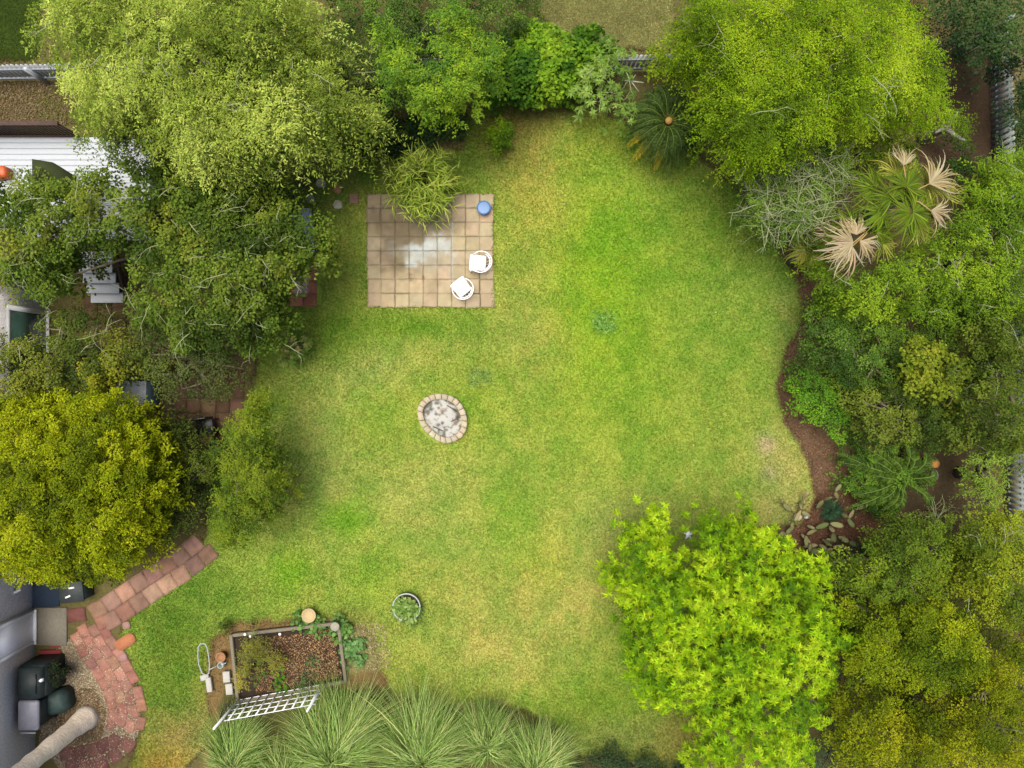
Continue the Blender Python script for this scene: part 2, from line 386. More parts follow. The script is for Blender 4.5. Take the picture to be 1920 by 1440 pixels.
# patches of the lawn: x, y, rx, ry, colour, weight; some dark ones paint in tree shade
PATCH = [(1150, 560, 190, 260, (134, 172, 34), .9), (1120, 500, 70, 160, (130, 178, 24), .5), (1290, 420, 150, 130, (122, 162, 45), .6), (1330, 640, 130, 200, (122, 155, 52), .7),
         (1000, 260, 55, 75, (182, 168, 84), .95), (1000, 380, 50, 110, (168, 172, 70), .7), (985, 620, 60, 130, (172, 174, 84), .85), (1040, 560, 40, 90, (158, 180, 52), .4),
         (1070, 1120, 130, 70, (180, 178, 88), .9), (930, 1200, 130, 70, (172, 175, 84), .85), (1010, 1030, 60, 60, (168, 180, 50), .6), (1180, 1000, 120, 60, (150, 168, 84), .7),
         (690, 690, 80, 50, (165, 175, 92), .8), (870, 640, 100, 30, (165, 175, 80), .6), (600, 860, 70, 130, (152, 170, 82), .85), (780, 920, 160, 80, (158, 174, 80), .8),
         (860, 1000, 200, 60, (160, 176, 80), .5), (650, 975, 50, 35, (118, 172, 24), .8), (540, 1075, 35, 40, (120, 174, 20), .8), (950, 960, 50, 60, (132, 172, 40), .5),
         (590, 500, 50, 160, (110, 135, 50), .6), (600, 620, 70, 60, (100, 138, 40), .6), (750, 610, 130, 26, (96, 142, 26), .8), (520, 760, 50, 120, (105, 135, 50), .6),  # the darker left-edge entries put tree shade into the grass colour
         (700, 1100, 60, 60, (126, 170, 36), .5), (400, 1100, 110, 70, (104, 146, 44), .8), (320, 1180, 80, 90, (92, 130, 36), .9), (310, 1300, 70, 80, (98, 128, 36), .8), (320, 1370, 70, 35, (150, 142, 76), .8), (290, 1440, 60, 40, (165, 135, 60), .95), (370, 1370, 40, 60, (150, 140, 80), .6),
         (1150, 1320, 110, 60, (98, 138, 26), .8), (1200, 1200, 80, 90, (124, 158, 46), .6), (1170, 1400, 120, 50, (110, 128, 58), .9), (1290, 1400, 60, 60, (140, 125, 60), .8),
         (1480, 620, 40, 120, (150, 158, 84), .6), (1430, 520, 80, 90, (112, 150, 52), .6), (1400, 880, 90, 80, (140, 160, 66), .6), (1470, 880, 45, 70, (176, 170, 98), .75), (1436, 832, 16, 18, (182, 168, 122), .95), (1440, 885, 14, 12, (178, 166, 120), .8), (1480, 960, 60, 40, (160, 158, 90), .8),
         (900, 260, 60, 50, (126, 140, 52), .8), (1140, 280, 90, 50, (138, 160, 52), .6), (700, 310, 150, 30, (88, 110, 48), .6), (560, 350, 80, 60, (72, 89, 43), .6), (1300, 330, 80, 60, (132, 158, 60), .6), (960, 240, 40, 50, (120, 112, 52), .8), (1080, 195, 80, 24, (150, 125, 78), .8),  # the two darkest, at upper left, are painted shade under the trees
         (1132, 603, 24, 20, (92, 138, 50), .5), (900, 703, 26, 16, (110, 142, 66), .5), (660, 1165, 60, 25, (120, 130, 60), .7), (940, 700, 60, 60, (138, 166, 56), .5), (880, 760, 110, 60, (138, 170, 50), .6), (640, 640, 60, 40, (128, 160, 50), .6), (720, 770, 60, 60, (150, 174, 56), .5)]
# bare or planted ground around the lawn: polygon, colour
BARE = [([(1000, -60), (1260, -60), (1250, 95), (1120, 95), (1050, 50), (1008, 30)], (180, 178, 110)),
        ([(-80, -80), (75, -80), (70, 110), (-80, 122)], (102, 126, 52)), ([(-80, 150), (130, 150), (160, 232), (-80, 236)], (112, 94, 62)),
        ([(60, 170), (170, 160), (170, 232), (70, 232)], (98, 100, 40)),
        ([(1480, 500), (1560, 500), (1560, 640), (1500, 760), (1580, 850), (1690, 1000), (1660, 1060), (1560, 1060), (1470, 1020), (1475, 950), (1525, 930), (1508, 850), (1468, 790), (1455, 720), (1472, 660), (1505, 600)], (120, 94, 72)),
        ([(1470, 930), (1600, 920), (1700, 960), (1650, 1060), (1500, 1060)], (106, 74, 56)),
        ([(380, 1160), (720, 1150), (735, 1300), (380, 1460)], (138, 112, 72)), ([(420, 1290), (1020, 1290), (1100, 1460), (380, 1460)], (96, 92, 50)),
        ([(840, 1270), (980, 1268), (1000, 1320), (860, 1330)], (170, 148, 104)),
        ([(650, 1170), (725, 1165), (735, 1262), (655, 1262)], (142, 138, 82)),
        ([(900, 200), (970, 205), (972, 290), (905, 288)], (104, 84, 48)),
        ([(1700, 80), (1900, 80), (1880, 330), (1720, 320)], (84, 66, 50)), ([(1650, 830), (1860, 830), (1860, 1000), (1650, 1010)], (96, 80, 58))]
def ground_col(px, py, grass=False):
    rng = np.random.default_rng(5)
    d = edged(px, py, LAWN) + (fbm(px, py, 24, 31) - .5) * 16
    base = np.tile(lin((112, 102, 62)), (len(px), 1)) * (.75 + .5 * fbm(px, py, 60, 8))[:, None]
    far = np.clip(np.maximum(np.maximum(-60 - px, px - 1980), np.maximum(-90 - py, py - 1510)) / 50, 0, 1)[:, None]; base = base * (1 - far) + lin((108, 128, 58)) * (.75 + .5 * fbm(px, py, 240, 14))[:, None] * far
    for poly, c in BARE:
        e = edged(px, py, poly) + (fbm(px, py, 30, 17) - .5) * 26
        wq = np.clip(e / 10 + .5, 0, 1)[:, None]; base = base * (1 - wq) + lin(c) * (.82 + .36 * fbm(px, py, 22, 4))[:, None] * wq
    g = np.tile(lin((148, 168, 66)), (len(px), 1))
    nx = (fbm(px, py, 90, 40) - .5) * 60; ny = (fbm(px, py, 90, 50) - .5) * 60
    for x, y, rx, ry, c, wt in PATCH:
        q = ((px + nx * min(1, rx / 60) - x) / rx) ** 2 + ((py + ny * min(1, ry / 60) - y) / ry) ** 2
        wq = (wt * .88 * np.exp(-q * .8))[:, None]; g = g * (1 - wq) + lin(c) * wq
    f = fbm(px, py, 50, 60); f2 = fbm(px, py, 16, 70)
    dry = np.clip((f - .5) * 1.6 + (f2 - .5) * 1.2, -.45, .45)[:, None]
    g = g * (1 + dry * np.array([.5, .2, .5])) * np.array([1.24, 1.18, 1.32])
    wq = np.clip(d / 7 + .5, 0, 1)[:, None]
    out = base * (1 - wq) + g * wq
    return out, d
def axis(lo, hi, step, far):
    a = np.arange(lo, hi + step / 2, step); e = np.array([1., 3, 8, 20, 60, 160, far])
    return np.concatenate([(lo - e)[::-1], a, hi + e])
gx = axis(-15.5, 15.5, .07, 400); gy = axis(-12, 12, .07, 400)
X, Y = np.meshgrid(gx, gy); nx_, ny_ = len(gx), len(gy)
px = X.ravel() / S + 960; py = 720 - Y.ravel() / S
gc, gd = ground_col(px, py)
gz = np.where((abs(X.ravel()) < 15) & (abs(Y.ravel()) < 11.8), (fbm(px, py, 14, 90) - .5) * .012 - .012, -.02)
i = (np.arange(ny_ - 1)[:, None] * nx_ + np.arange(nx_ - 1)[None]).ravel()
GF = np.stack([i, i + 1, i + nx_ + 1, i + nx_], 1)
tag(mesh('ground', np.stack([X.ravel(), Y.ravel(), gz], 1), GF, M['ground'], None, np.clip(gc / LIGHT * 1.02, 0, .8), loc=(0, 0, 0)), None, kind='structure')

# patio, paths and slabs that the grass must keep off
PATIO = [(688, 363), (926, 364), (923, 579), (688, 576)]
SOLID = [PATIO, [(432, 1180), (640, 1168), (655, 1290), (440, 1310)], [(541, 505), (604, 500), (605, 572), (541, 575)]]
# lawn grass: real short blades over the whole lawn
def grass(n, name='lawn_grass', region=None, rpoly=None, label='short mown green grass blades with dry yellow patches covering the lawn'):
    rng = np.random.default_rng(11)
    px = rng.uniform(225, 1540, n); py = rng.uniform(185, 1450, n)
    if region is not None: px = rng.uniform(*region[:2], n); py = rng.uniform(*region[2:], n)
    c, d = ground_col(px, py)
    keep = (d > -7 + rng.normal(0, 3, n)) if region is None else edged(px, py, rpoly) > rng.normal(0, 4, n)
    for q in SOLID: keep &= edged(px, py, q) < 1.6 + (fbm(px, py, 7, 66) - .5) * 7 + rng.normal(0, .8, n)
    keep &= np.hypot(px - 829, py - 784) > 46
    px, py, c = px[keep], py[keep], c[keep]; n = len(px)
    B = atv(px, py, np.full(n, -.012)); an = rng.random(n) * 6.28
    h = rng.uniform(.02, .055, n) * (1 + .5 * (fbm(px, py, 26, 20) - .5)); ln_ = rng.uniform(.25, 1.1, n) * h * 1.2; wd = rng.uniform(.006, .013, n)
    sx, sy = -np.sin(an), np.cos(an)
    A = B + np.stack([sx * wd, sy * wd, 0 * an], 1); C_ = B - np.stack([sx * wd, sy * wd, 0 * an], 1)
    T = B + np.stack([np.cos(an) * ln_, np.sin(an) * ln_, h], 1)
    V = np.stack([A, C_, T], 1).reshape(-1, 3); F = np.arange(3 * n).reshape(n, 3)
    pe = edged(px, py, PATIO) > -1.5; V[2::3, 2] += np.where(pe, .045, 0); V[0::3, 2] += np.where(pe, .03, 0); V[1::3, 2] += np.where(pe, .03, 0)
    straw = rng.random(n) < .10
    c = np.where(straw[:, None], c * np.array([1.6, 1.25, 1.6]), c)
    c = c * np.exp(rng.normal(0, .21, (n, 1))) * np.exp(rng.normal(0, .05, (n, 3)))
    o = mesh(name, V, F, M['leaf'], None, np.repeat(np.clip(c / LIGHT * 1.28, .003, .7), 3, 0), loc=(0, 0, 0))
    tag(o, label, 'grass', kind='stuff')
grass(680000)
grass(50000, 'dry_grass', (985, 1270, -20, 105), BARE[0][0], 'dry tan grass beyond the fence at the top')
grass(26000, 'grass', (-20, 80, -20, 125), BARE[1][0], 'dark green grass in the top left corner')

# ---- patio of square concrete slabs
def slabs(name, tiles, colf, z0, z1, m, gap=.012, sub=5, rz=0, wobble=.035):
    V = []; F = []; K = []; nv = 0
    for (cx, cy, sx, sy, a) in tiles:     # metres
        u = np.linspace(-.5, .5, sub); U, W_ = np.meshgrid(u, u)
        lx = U.ravel() * (sx - gap); ly = W_.ravel() * (sy - gap); e = (abs(U.ravel()) > .49) | (abs(W_.ravel()) > .49)
        ca, sa = math.cos(a), math.sin(a)
        wob = wobble * e
        lx = lx + wob * (fbm((cx + lx) * 100, (cy + ly) * 100, 9, 5) - .5); ly = ly + wob * (fbm((cx + lx) * 100, (cy + ly) * 100, 9, 9) - .5)
        j1, j2 = random.uniform(-.003, .003), random.uniform(-.003, .003)
        x = cx + lx * ca - ly * sa; y = cy + lx * sa + ly * ca; z = z1 + lx * j1 * 4 + ly * j2 * 4 - np.where(e, .003, 0) + j1
        top = np.stack([x, y, z], 1); V.append(top); K.append(colf(x / S + 960, 720 - y / S))
        f = [[r * sub + c, r * sub + c + 1, (r + 1) * sub + c + 1, (r + 1) * sub + c] for r in range(sub - 1) for c in range(sub - 1)]
        bo = [0, sub - 1, sub * sub - 1, sub * sub - sub]
        ring = list(range(0, sub)) + [r * sub + sub - 1 for r in range(1, sub)] + [sub * (sub - 1) + c for c in range(sub - 2, -1, -1)] + [r * sub for r in range(sub - 2, 0, -1)]
        low = top[ring].copy(); low[:, 2] = z0; V.append(low); K.append(K[-1][ring]); k = len(ring); b = sub * sub
        f += [[ring[(q + 1) % k], ring[q], b + q, b + (q + 1) % k] for q in range(k)]
        F += [[i + nv for i in ff] for ff in f]; nv += b + k
    return mesh(name, np.concatenate(V), F, m, None, np.clip(np.concatenate(K) / LIGHT, .005, .8))
random.seed(3)
def patio_col(px, py):
    n = len(px); rng = np.random.default_rng(int(px[0] * 7 + py[0]) % 99991)
    c = np.tile(lin((206, 184, 150)), (n, 1)) * np.array([1 + rng.normal(0, .02), 1 + rng.normal(0, .015), 1 + rng.normal(0, .03)]) * (1 + rng.normal(0, .035))
    st = [(760, 430, 60, 45, (112, 98, 76), .75), (735, 480, 30, 40, (122, 106, 82), .55), (720, 410, 40, 26, (132, 112, 88), .5), (830, 425, 35, 25, (128, 116, 100), .65), (755, 500, 28, 14, (112, 96, 76), .55),
          (795, 468, 50, 14, (222, 228, 228), .9), (778, 490, 16, 12, (226, 232, 230), .85), (835, 455, 12, 12, (216, 220, 220), .75), (840, 475, 14, 8, (222, 228, 228), .8), (792, 520, 6, 5, (92, 66, 48), .8), (770, 518, 5, 4, (110, 84, 62), .7), (700, 372, 20, 14, (200, 170, 140), .5), (815, 540, 12, 12, (160, 140, 108), .4), (815, 490, 40, 24, (178, 170, 150), .6)]
    ox = (fbm(px, py, 18, 3, 5) - .5) * 46; oy = (fbm(px, py, 18, 6, 5) - .5) * 40
    for x, y, rx, ry, cc, wt in st:
        wq = (wt * np.exp(-(((px + ox - x) / rx) ** 2 + ((py + oy - y) / ry) ** 2) ** 1.8))[:, None]; c = c * (1 - wq) + lin(cc) * wq
    fx = ((px - 688) / (238 / 9)) % 1; fy = ((py - 364) / (213 / 8)) % 1; e = np.minimum(np.minimum(fx, 1 - fx), np.minimum(fy, 1 - fy))
    jd = (np.clip(1 - e / .10, 0, 1) * np.clip((fbm(px, py, 22, 33) - .38) * 4, 0.15, 1))[:, None] * .45; c = c * (1 - jd) + lin((118, 104, 70)) * jd
    line = np.exp(-((px - 847) / 2.2) ** 2) * ((py > 415) & (py < 530)); c = c * (1 - .5 * line[:, None]) + lin((222, 224, 220)) * .5 * line[:, None]
    return c * (.80 + .40 * fbm(px, py, 9, 12))[:, None]
tl = []
for a in range(9):
    for b in range(8):
        x = 688 + (a + .5) * 238 / 9 + random.uniform(-.6, .6) + random.uniform(-1.3, 1.3) * (a in (0, 8)); y = 364 + (b + .5) * 213 / 8 + random.uniform(-.6, .6) + random.uniform(-1.3, 1.3) * (b in (0, 7))
        tl.append((*xy(x, y), 238 / 9 * S, 213 / 8 * S, random.uniform(-.006, .006)))
tag(slabs('patio', tl, patio_col, -.03, .03, M['attrfine'], gap=.005, sub=11), None, kind='structure')

mb = MB(); mb.prism([xy(690, 366), xy(924, 366), xy(921, 575), xy(690, 575)], -.04, .021, alb((150, 134, 104))); tag(mb.build('patio_bedding', M['attr']), None, kind='structure')
# ---- red paver path: band along a centre line
random.seed(8)
def redcol(base, var=.15):
    def f(px, py):
        rng = np.random.default_rng(int(px[0] * 13 + py[0] * 3) % 99991)
        return np.tile(lin(base), (len(px), 1)) * np.exp(rng.normal(0, var)) * np.exp(rng.normal(0, .04, 3)) * (.62 + .76 * fbm(px, py, 10, 2))[:, None]
    return f
def band(name, line, width, rows, step, base, z1=.018, fade=None):
    P = np.array(line, float); seg = np.hypot(*np.diff(P, axis=0).T); s = np.concatenate([[0], np.cumsum(seg)]); L = s[-1]; tl = []
    for k in range(int(L / step)):
        u = (k + .5) * step; x = np.interp(u, s, P[:, 0]); y = np.interp(u, s, P[:, 1]); x2 = np.interp(min(u + 5, L), s, P[:, 0]); y2 = np.interp(min(u + 5, L), s, P[:, 1]); x1 = np.interp(max(u - 5, 0), s, P[:, 0]); y1 = np.interp(max(u - 5, 0), s, P[:, 1])
        dx, dy = unit(np.array([x2 - x1, y2 - y1]))
        for r in range(rows):
            o = (r + .5) / rows * width - width / 2; j = (r % 2) * step * .35
            tl.append((*xy(x - dy * o + dx * j, y + dx * o + dy * j), step * S, width / rows * S, math.atan2(-dy, dx) + random.uniform(-.05, .05)))
    return slabs(name, tl, redcol(base), -.03, z1, M['attr'], gap=.004, sub=6)
o = band('path', [(392, 1018), (340, 1060), (280, 1098), (225, 1135), (165, 1172)], 62, 2, 31, (172, 132, 114)); tag(o, None, kind='structure')
o = band('path', [(160, 1168), (178, 1205), (205, 1245), (230, 1290), (240, 1335), (232, 1378)], 72, 4, 24, (176, 122, 108)); tag(o, None, kind='structure')
o = band('path', [(236, 1378), (222, 1398), (190, 1416), (150, 1424), (112, 1426)], 52, 2, 26, (126, 84, 78)); tag(o, None, kind='structure')
o = band('path', [(142, 1140), (148, 1190)], 36, 1, 26, (132, 88, 80), .02); tag(o, None, kind='structure')
# brick terrace under the trees
tl = [(*xy(270 + a * 27 + 13, 560 + b * 27 + 13), 27 * S, 27 * S, 0) for a in range(7) for b in range(11) if (a > 3 or b < 9)]
tag(slabs('terrace', tl, redcol((112, 84, 66), .14), -.03, .02, M['attr'], gap=.02, sub=4), None, kind='structure')
tl = [(*xy(170 + a * 27, 480 + b * 27), 27 * S, 27 * S, 0) for a in range(4) for b in range(8)]
tag(slabs('terrace', tl, redcol((112, 88, 66), .14), -.03, .02, M['attr'], gap=.02, sub=4), None, kind='structure')
tl = [(*xy(555 + a * 26, 515 + b * 24), 26 * S, 24 * S, .0) for a in range(2) for b in range(3)]
def padcol(px, py):
    c = redcol((190, 125, 100))(px, py); q = ((px > 553) & (px < 578) & (py < 556))[:, None]
    return np.where(q, lin((205, 178, 170)), c)
tag(slabs('pavement', tl, padcol, -.03, .022, M['attr'], gap=.012, sub=5), None, kind='structure')
mb = MB(); mb.prism([xy(66, 1139), xy(126, 1139), xy(126, 1209), xy(66, 1209)], -.02, .05, alb((182, 170, 152)))
tag(mb.build('pavement', M['attr']), None, kind='structure')
mb = MB(); mb.prism([xy(0, 1080), xy(112, 1080), xy(112, 1137), xy(66, 1138), xy(0, 1150)], -.02, .03, alb((70, 84, 104)))
tag(mb.build('pavement', M['attr']), None, kind='structure')

# gravel and wood chips: countless, so stuff
def scatter(name, poly, n, size, cols, label, cat, z=.0, flat=.5, seed=1, th=0):
    rng = np.random.default_rng(seed); p = np.array(poly, float)
    px = rng.uniform(p[:, 0].min(), p[:, 0].max(), n); py = rng.uniform(p[:, 1].min(), p[:, 1].max(), n)
    k = edged(px, py, poly) + (fbm(px, py, 20, seed) - .5) * 14 > 0; px, py = px[k], py[k]; n = len(px)
    C = atv(px, py, np.full(n, z) + rng.uniform(0, size * flat, n)); N = unit(np.array([0, 0, 1.]) + rng.normal(0, .3, (n, 3))); D = unit(np.cross(N, rdir(rng, n)))
    L = size * rng.uniform(.5, 1.6, n); W = size * rng.uniform(.4, .9, n)
    # squashed little octahedra
    Sd = np.cross(D, N); e = [D * L[:, None] / 2, Sd * W[:, None] / 2, -D * L[:, None] / 2, -Sd * W[:, None] / 2]; up = N * (W * flat * .5)[:, None]
    V = np.stack([C + e[0], C + e[1], C + e[2], C + e[3], C + up], 1).reshape(-1, 3)
    b = (np.arange(n) * 5)[:, None]; F = np.concatenate([b + np.array([[0, 1, 4]]), b + np.array([[1, 2, 4]]), b + np.array([[2, 3, 4]]), b + np.array([[3, 0, 4]])])
    c = pal(rng, n, cols, jit=.22)
    return tag(mesh(name, V, F, M['attrfine'], None, np.repeat(c, 5, 0)), label, cat, kind='stuff')
GRAV = [(122, 1205), (158, 1185), (205, 1215), (240, 1270), (262, 1320), (262, 1370), (240, 1410), (190, 1440), (118, 1450), (75, 1400), (70, 1250)]
mb = MB(); mb.prism([xy(*q) for q in GRAV], -.03, -.001, alb((160, 138, 108))); tag(mb.build('gravel_bed', M['attr']), None, kind='structure')
scatter('gravel', GRAV, 16000, .036, [(120, 90, 62), (200, 180, 150), (228, 214, 190), (170, 145, 112)], 'pale tan gravel between the palm trunk and the red brick path', 'gravel', .0, seed=3)
scatter('soil_litter', [(120, 1290), (175, 1290), (200, 1340), (185, 1390), (130, 1400), (100, 1385)], 3500, .04, [(88, 66, 44), (140, 112, 76), (160, 128, 90)], 'brown leaf litter around the foot of the palm', 'leaf litter', .015, seed=4)
scatter('bark_mulch', BARE[4][0], 15000, .042, [(84, 58, 44), (128, 92, 68), (112, 76, 56), (170, 136, 108)], 'reddish brown bark mulch strip along the right edge of the lawn', 'mulch', -.005, seed=5)
scatter('wood_chips', [(650, 1172), (722, 1168), (734, 1255), (650, 1262)], 1000, .045, [(120, 92, 60), (205, 188, 150), (170, 140, 96)], 'pale wood chips spilled on the grass right of the vegetable bed', 'wood chips', .0, seed=6)
scatter('leaf_litter', [(-20, 150), (140, 150), (165, 232), (-20, 236)], 3500, .05, [(100, 84, 54), (150, 128, 96), (90, 86, 42)], 'brown leaf litter between the two fences at top left', 'leaf litter', .0, seed=7)
scatter('dry_leaves', [(1100, 960), (1240, 960), (1000, 300), (1180, 220), (1450, 500), (1300, 900), (700, 1000), (560, 900)], 200, .05, [(190, 160, 110), (220, 200, 150)], 'few dry tan leaves fallen on the lawn', 'fallen leaves', .03, seed=8)
# ------------------------------------------------------------------ TREES AND SHRUBS
T = 'trees and tall shrubs around the lawn'
plant('willow_tree', 'tree', 'large pale yellow-green willow with curly drooping twigs at the top left', [(70, -60), (60, 20), (50, 62), (85, 100), (120, 135), (150, 225), (150, 262), (185, 250), (230, 280), (275, 245), (300, 280), (370, 320), (395, 335), (440, 330), (500, 318), (530, 322), (560, 280), (610, 285), (640, 245), (660, 200), (705, 210), (700, 180), (655, 150), (640, 110), (600, 85), (575, 30), (560, -60)],
      3.2, 8.2, [(88, 106, 34), (130, 150, 48), (168, 184, 72), (196, 208, 98)], 'willow', sp=24, m=260, rc=.55, L=.08, W=.026, lump=1.0, seed=2, holes=[(375, 120, 16), (300, 215, 14), (240, 160, 12), (420, 170, 14)], edge=18, fill=.9, twigs=24, trunk=.24, gap=.26, group=T, lumpscale=85, limbs=16, under=1.3, k=1.0)
plant('feathery_shrub', 'shrub', 'grey-green feathery shrub just right of the willow crown', [(570, 30), (660, 60), (700, 110), (715, 170), (725, 240), (690, 275), (640, 285), (600, 270), (620, 200), (600, 120)],
      1.2, 3.2, [(70, 92, 36), (110, 130, 52), (140, 158, 74)], 'spray', sp=25, m=130, rc=.3, L=.08, W=.022, seed=3, fill=.6, twigs=14, trunk=.08, group=T)
plant('redbud_tree', 'tree', 'wide olive tree with small dark leaves and pale twigs over the white deck', [(-50, 345), (20, 345), (95, 300), (135, 320), (190, 300), (290, 290), (330, 330), (480, 340), (560, 385), (610, 420), (630, 450), (610, 490), (590, 520), (540, 560), (530, 620), (510, 650), (440, 670), (370, 655), (330, 660), (260, 610), (250, 570), (240, 540), (235, 470), (200, 475), (145, 480), (140, 550), (60, 570), (20, 540), (-50, 500)],
      2.6, 5.6, [(58, 78, 24), (86, 108, 32), (112, 132, 42), (142, 148, 52)], 'blob', sp=22, m=74, rc=.30, L=.085, W=.06, lump=.4, seed=4, holes=[(190, 515, 32), (190, 392, 26), (225, 342, 24), (250, 445, 16), (190, 440, 18), (560, 408, 12), (583, 468, 8), (578, 538, 36), (120, 335, 22), (70, 312, 26)], edge=14, gap=.20, fill=.7, twigs=150, trunk=.09, group=T, lumpscale=60, limbs=18, k=1.05, twl=.8)
plant('dark_laurel_shrub', 'shrub', 'dark green shrub under the bright willow tips above the stepping stones', [(330, 320), (430, 330), (520, 320), (560, 350), (560, 390), (500, 420), (400, 420), (340, 380)],
      1.2, 2.6, [(44, 66, 30), (64, 88, 38)], 'blob', sp=26, m=70, rc=.3, L=.09, W=.05, seed=5, group=T)
plant('rambling_shrub', 'shrub', 'dark olive shrub row against the house above the round golden tree', [(-50, 610), (50, 625), (90, 590), (130, 568), (165, 580), (200, 600), (240, 620), (290, 640), (330, 690), (300, 720), (258, 712), (225, 725), (150, 745), (60, 755), (-50, 790)],
      1.2, 2.6, [(60, 76, 30), (94, 108, 36), (130, 132, 44)], 'blob', sp=24, m=70, rc=.28, L=.08, W=.045, seed=6, group=T, gap=.2, twigs=14)
plant('yellow_flowering_shrub', 'shrub', 'small yellow-green shrub just above the round golden tree', [(150, 680), (190, 655), (235, 670), (245, 700), (225, 722), (180, 735), (150, 715)],
      1.6, 2.6, [(110, 120, 30), (160, 160, 40)], 'blob', sp=22, m=60, rc=.22, L=.09, W=.05, seed=7, group=T, under=.4, gap=.3)
plant('holly_tree', 'tree', 'dark grey-green tree shading the brick terrace', [(240, 560), (330, 600), (440, 630), (470, 680), (440, 740), (400, 750), (330, 760), (262, 720), (240, 640)],
      1.6, 3.0, [(64, 76, 38), (92, 104, 46)], 'blob', sp=26, m=60, rc=.3, L=.07, W=.04, seed=8, group=T, gap=.30, fill=.4)
plant('terrace_shrub', 'shrub', 'dark upright shrub between the brick terrace and the round golden tree', [(285, 745), (330, 770), (365, 800), (370, 850), (400, 880), (385, 960), (350, 1000), (300, 1030), (270, 1000), (320, 900), (300, 820)],
      .8, 2.0, [(52, 66, 28), (84, 98, 36), (116, 126, 44)], 'blob', sp=22, m=70, rc=.26, L=.08, W=.035, seed=9, group=T)
plant('golden_globe_tree', 'tree', 'dense round golden-green tree at the left edge', [(-60, 790), (-10, 745), (60, 738), (130, 732), (210, 736), (262, 755), (300, 810), (322, 860), (328, 905), (336, 940), (310, 980), (300, 1020), (262, 1050), (232, 1075), (180, 1100), (150, 1092), (110, 1105), (60, 1095), (0, 1090), (-60, 1060)],
      1.6, 5.6, [(88, 102, 8), (130, 144, 8), (160, 170, 14), (180, 186, 30)], 'blob', sp=16, m=70, rc=.20, L=.085, W=.04, lump=.08, seed=10, edge=5, fill=.9, trunk=.18, group=T, lumpscale=45, k=.92, jit=.2, tipdrop=.1)
plant('young_elm_tree', 'tree', 'loose olive-green tree on the lawn edge right of the round golden tree', [(395, 860), (420, 800), (440, 750), (478, 732), (500, 775), (505, 830), (520, 870), (532, 920), (508, 950), (512, 985), (470, 1005), (440, 1030), (405, 1000), (400, 950), (380, 930), (425, 880)],
      1.6, 3.6, [(80, 104, 28), (116, 140, 32), (150, 162, 38)], 'spray', sp=20, m=130, rc=.27, L=.08, W=.034, lump=.5, seed=11, group=T, gap=.2, edge=12, trunk=.07, k=.86)
plant('leafy_sapling', 'tree', 'small olive sapling beside the round golden tree at path end', [(335, 870), (370, 850), (395, 870), (385, 920), (350, 950), (330, 940)],
      1.4, 2.6, [(84, 100, 30), (120, 130, 36)], 'spray', sp=22, m=90, rc=.26, L=.09, W=.035, seed=12, group=T, trunk=.05)
plant('dark_hedge', 'hedge', 'dark green hedge mass behind the bright camphor tree at top', [(590, -60), (1010, -60), (1008, 20), (985, 60), (950, 100), (940, 160), (890, 195), (760, 210), (690, 205), (650, 120), (600, 60)],
      .8, 2.6, [(46, 66, 28), (72, 98, 36), (100, 126, 44)], 'blob', sp=27, m=90, rc=.32, L=.08, W=.045, lump=.6, seed=13, group=T, lumpscale=60)
plant('camphor_tree', 'tree', 'bright green tree with upright leafy tufts at the top centre', [(700, 50), (715, 18), (745, 25), (760, 60), (790, 110), (815, 60), (830, 10), (850, -5), (885, 5), (900, 40), (905, 60), (935, 90), (925, 130), (915, 165), (905, 195), (860, 200), (830, 210), (795, 222), (775, 205), (755, 170), (720, 150), (705, 120), (695, 90)],
      2.4, 5.6, [(66, 100, 30), (94, 134, 38), (128, 160, 44), (160, 186, 40)], 'spray', sp=20, m=130, rc=.24, L=.085, W=.032, lump=.8, seed=14, group=T, lumpscale=38, edge=10, trunk=.12, k=1.0, under=1.0)
plant('ground_ivy', 'ivy', 'dark ivy patch on the ground below the camphor tree', [(640, 235), (700, 215), (790, 215), (875, 195), (880, 245), (850, 262), (800, 275), (740, 290), (690, 292), (650, 280)],
      .1, .45, [(30, 54, 28), (50, 78, 34), (74, 104, 44)], 'blob', sp=17, m=40, rc=.2, L=.08, W=.065, seed=15, mat_='leaf', edge=6, fill=.3, k=.9)
plant('fence_vine', 'vine', 'glossy broad-leaved green vine heaped over the top fence', [(900, 120), (940, 60), (1000, 35), (1060, 45), (1120, 60), (1165, 80), (1150, 125), (1095, 160), (1090, 185), (1040, 190), (970, 195), (910, 190), (890, 160)],
      .5, 1.8, [(58, 94, 24), (88, 128, 28), (124, 162, 36), (146, 178, 44)], 'blob', sp=19, m=46, rc=.25, L=.13, W=.10, lump=.3, seed=16, mat_='leaf', edge=8, k=1.0, lumpscale=40)
plant('oleander_shrub', 'shrub', 'mid green shrub with star-shaped leaf whorls left of the sago palm', [(1080, 110), (1120, 80), (1165, 70), (1200, 112), (1195, 160), (1200, 190), (1192, 225), (1165, 238), (1140, 215), (1110, 220), (1085, 195), (1075, 150)],
      .8, 2.1, [(86, 112, 46), (118, 148, 60), (146, 172, 80)], 'rosette', sp=20, m=24, rc=.24, L=.14, W=.04, seed=17, gap=.1, edge=10, twigs=6)
plant('small_lemon_shrub', 'shrub', 'small round green shrub in a mulch ring on the upper lawn', [(918, 235), (930, 222), (950, 224), (964, 240), (964, 265), (950, 284), (930, 280), (916, 262)],
      .3, .9, [(66, 98, 20), (104, 140, 22), (150, 180, 34)], 'blob', sp=14, m=50, rc=.16, L=.07, W=.045, seed=18, edge=4)
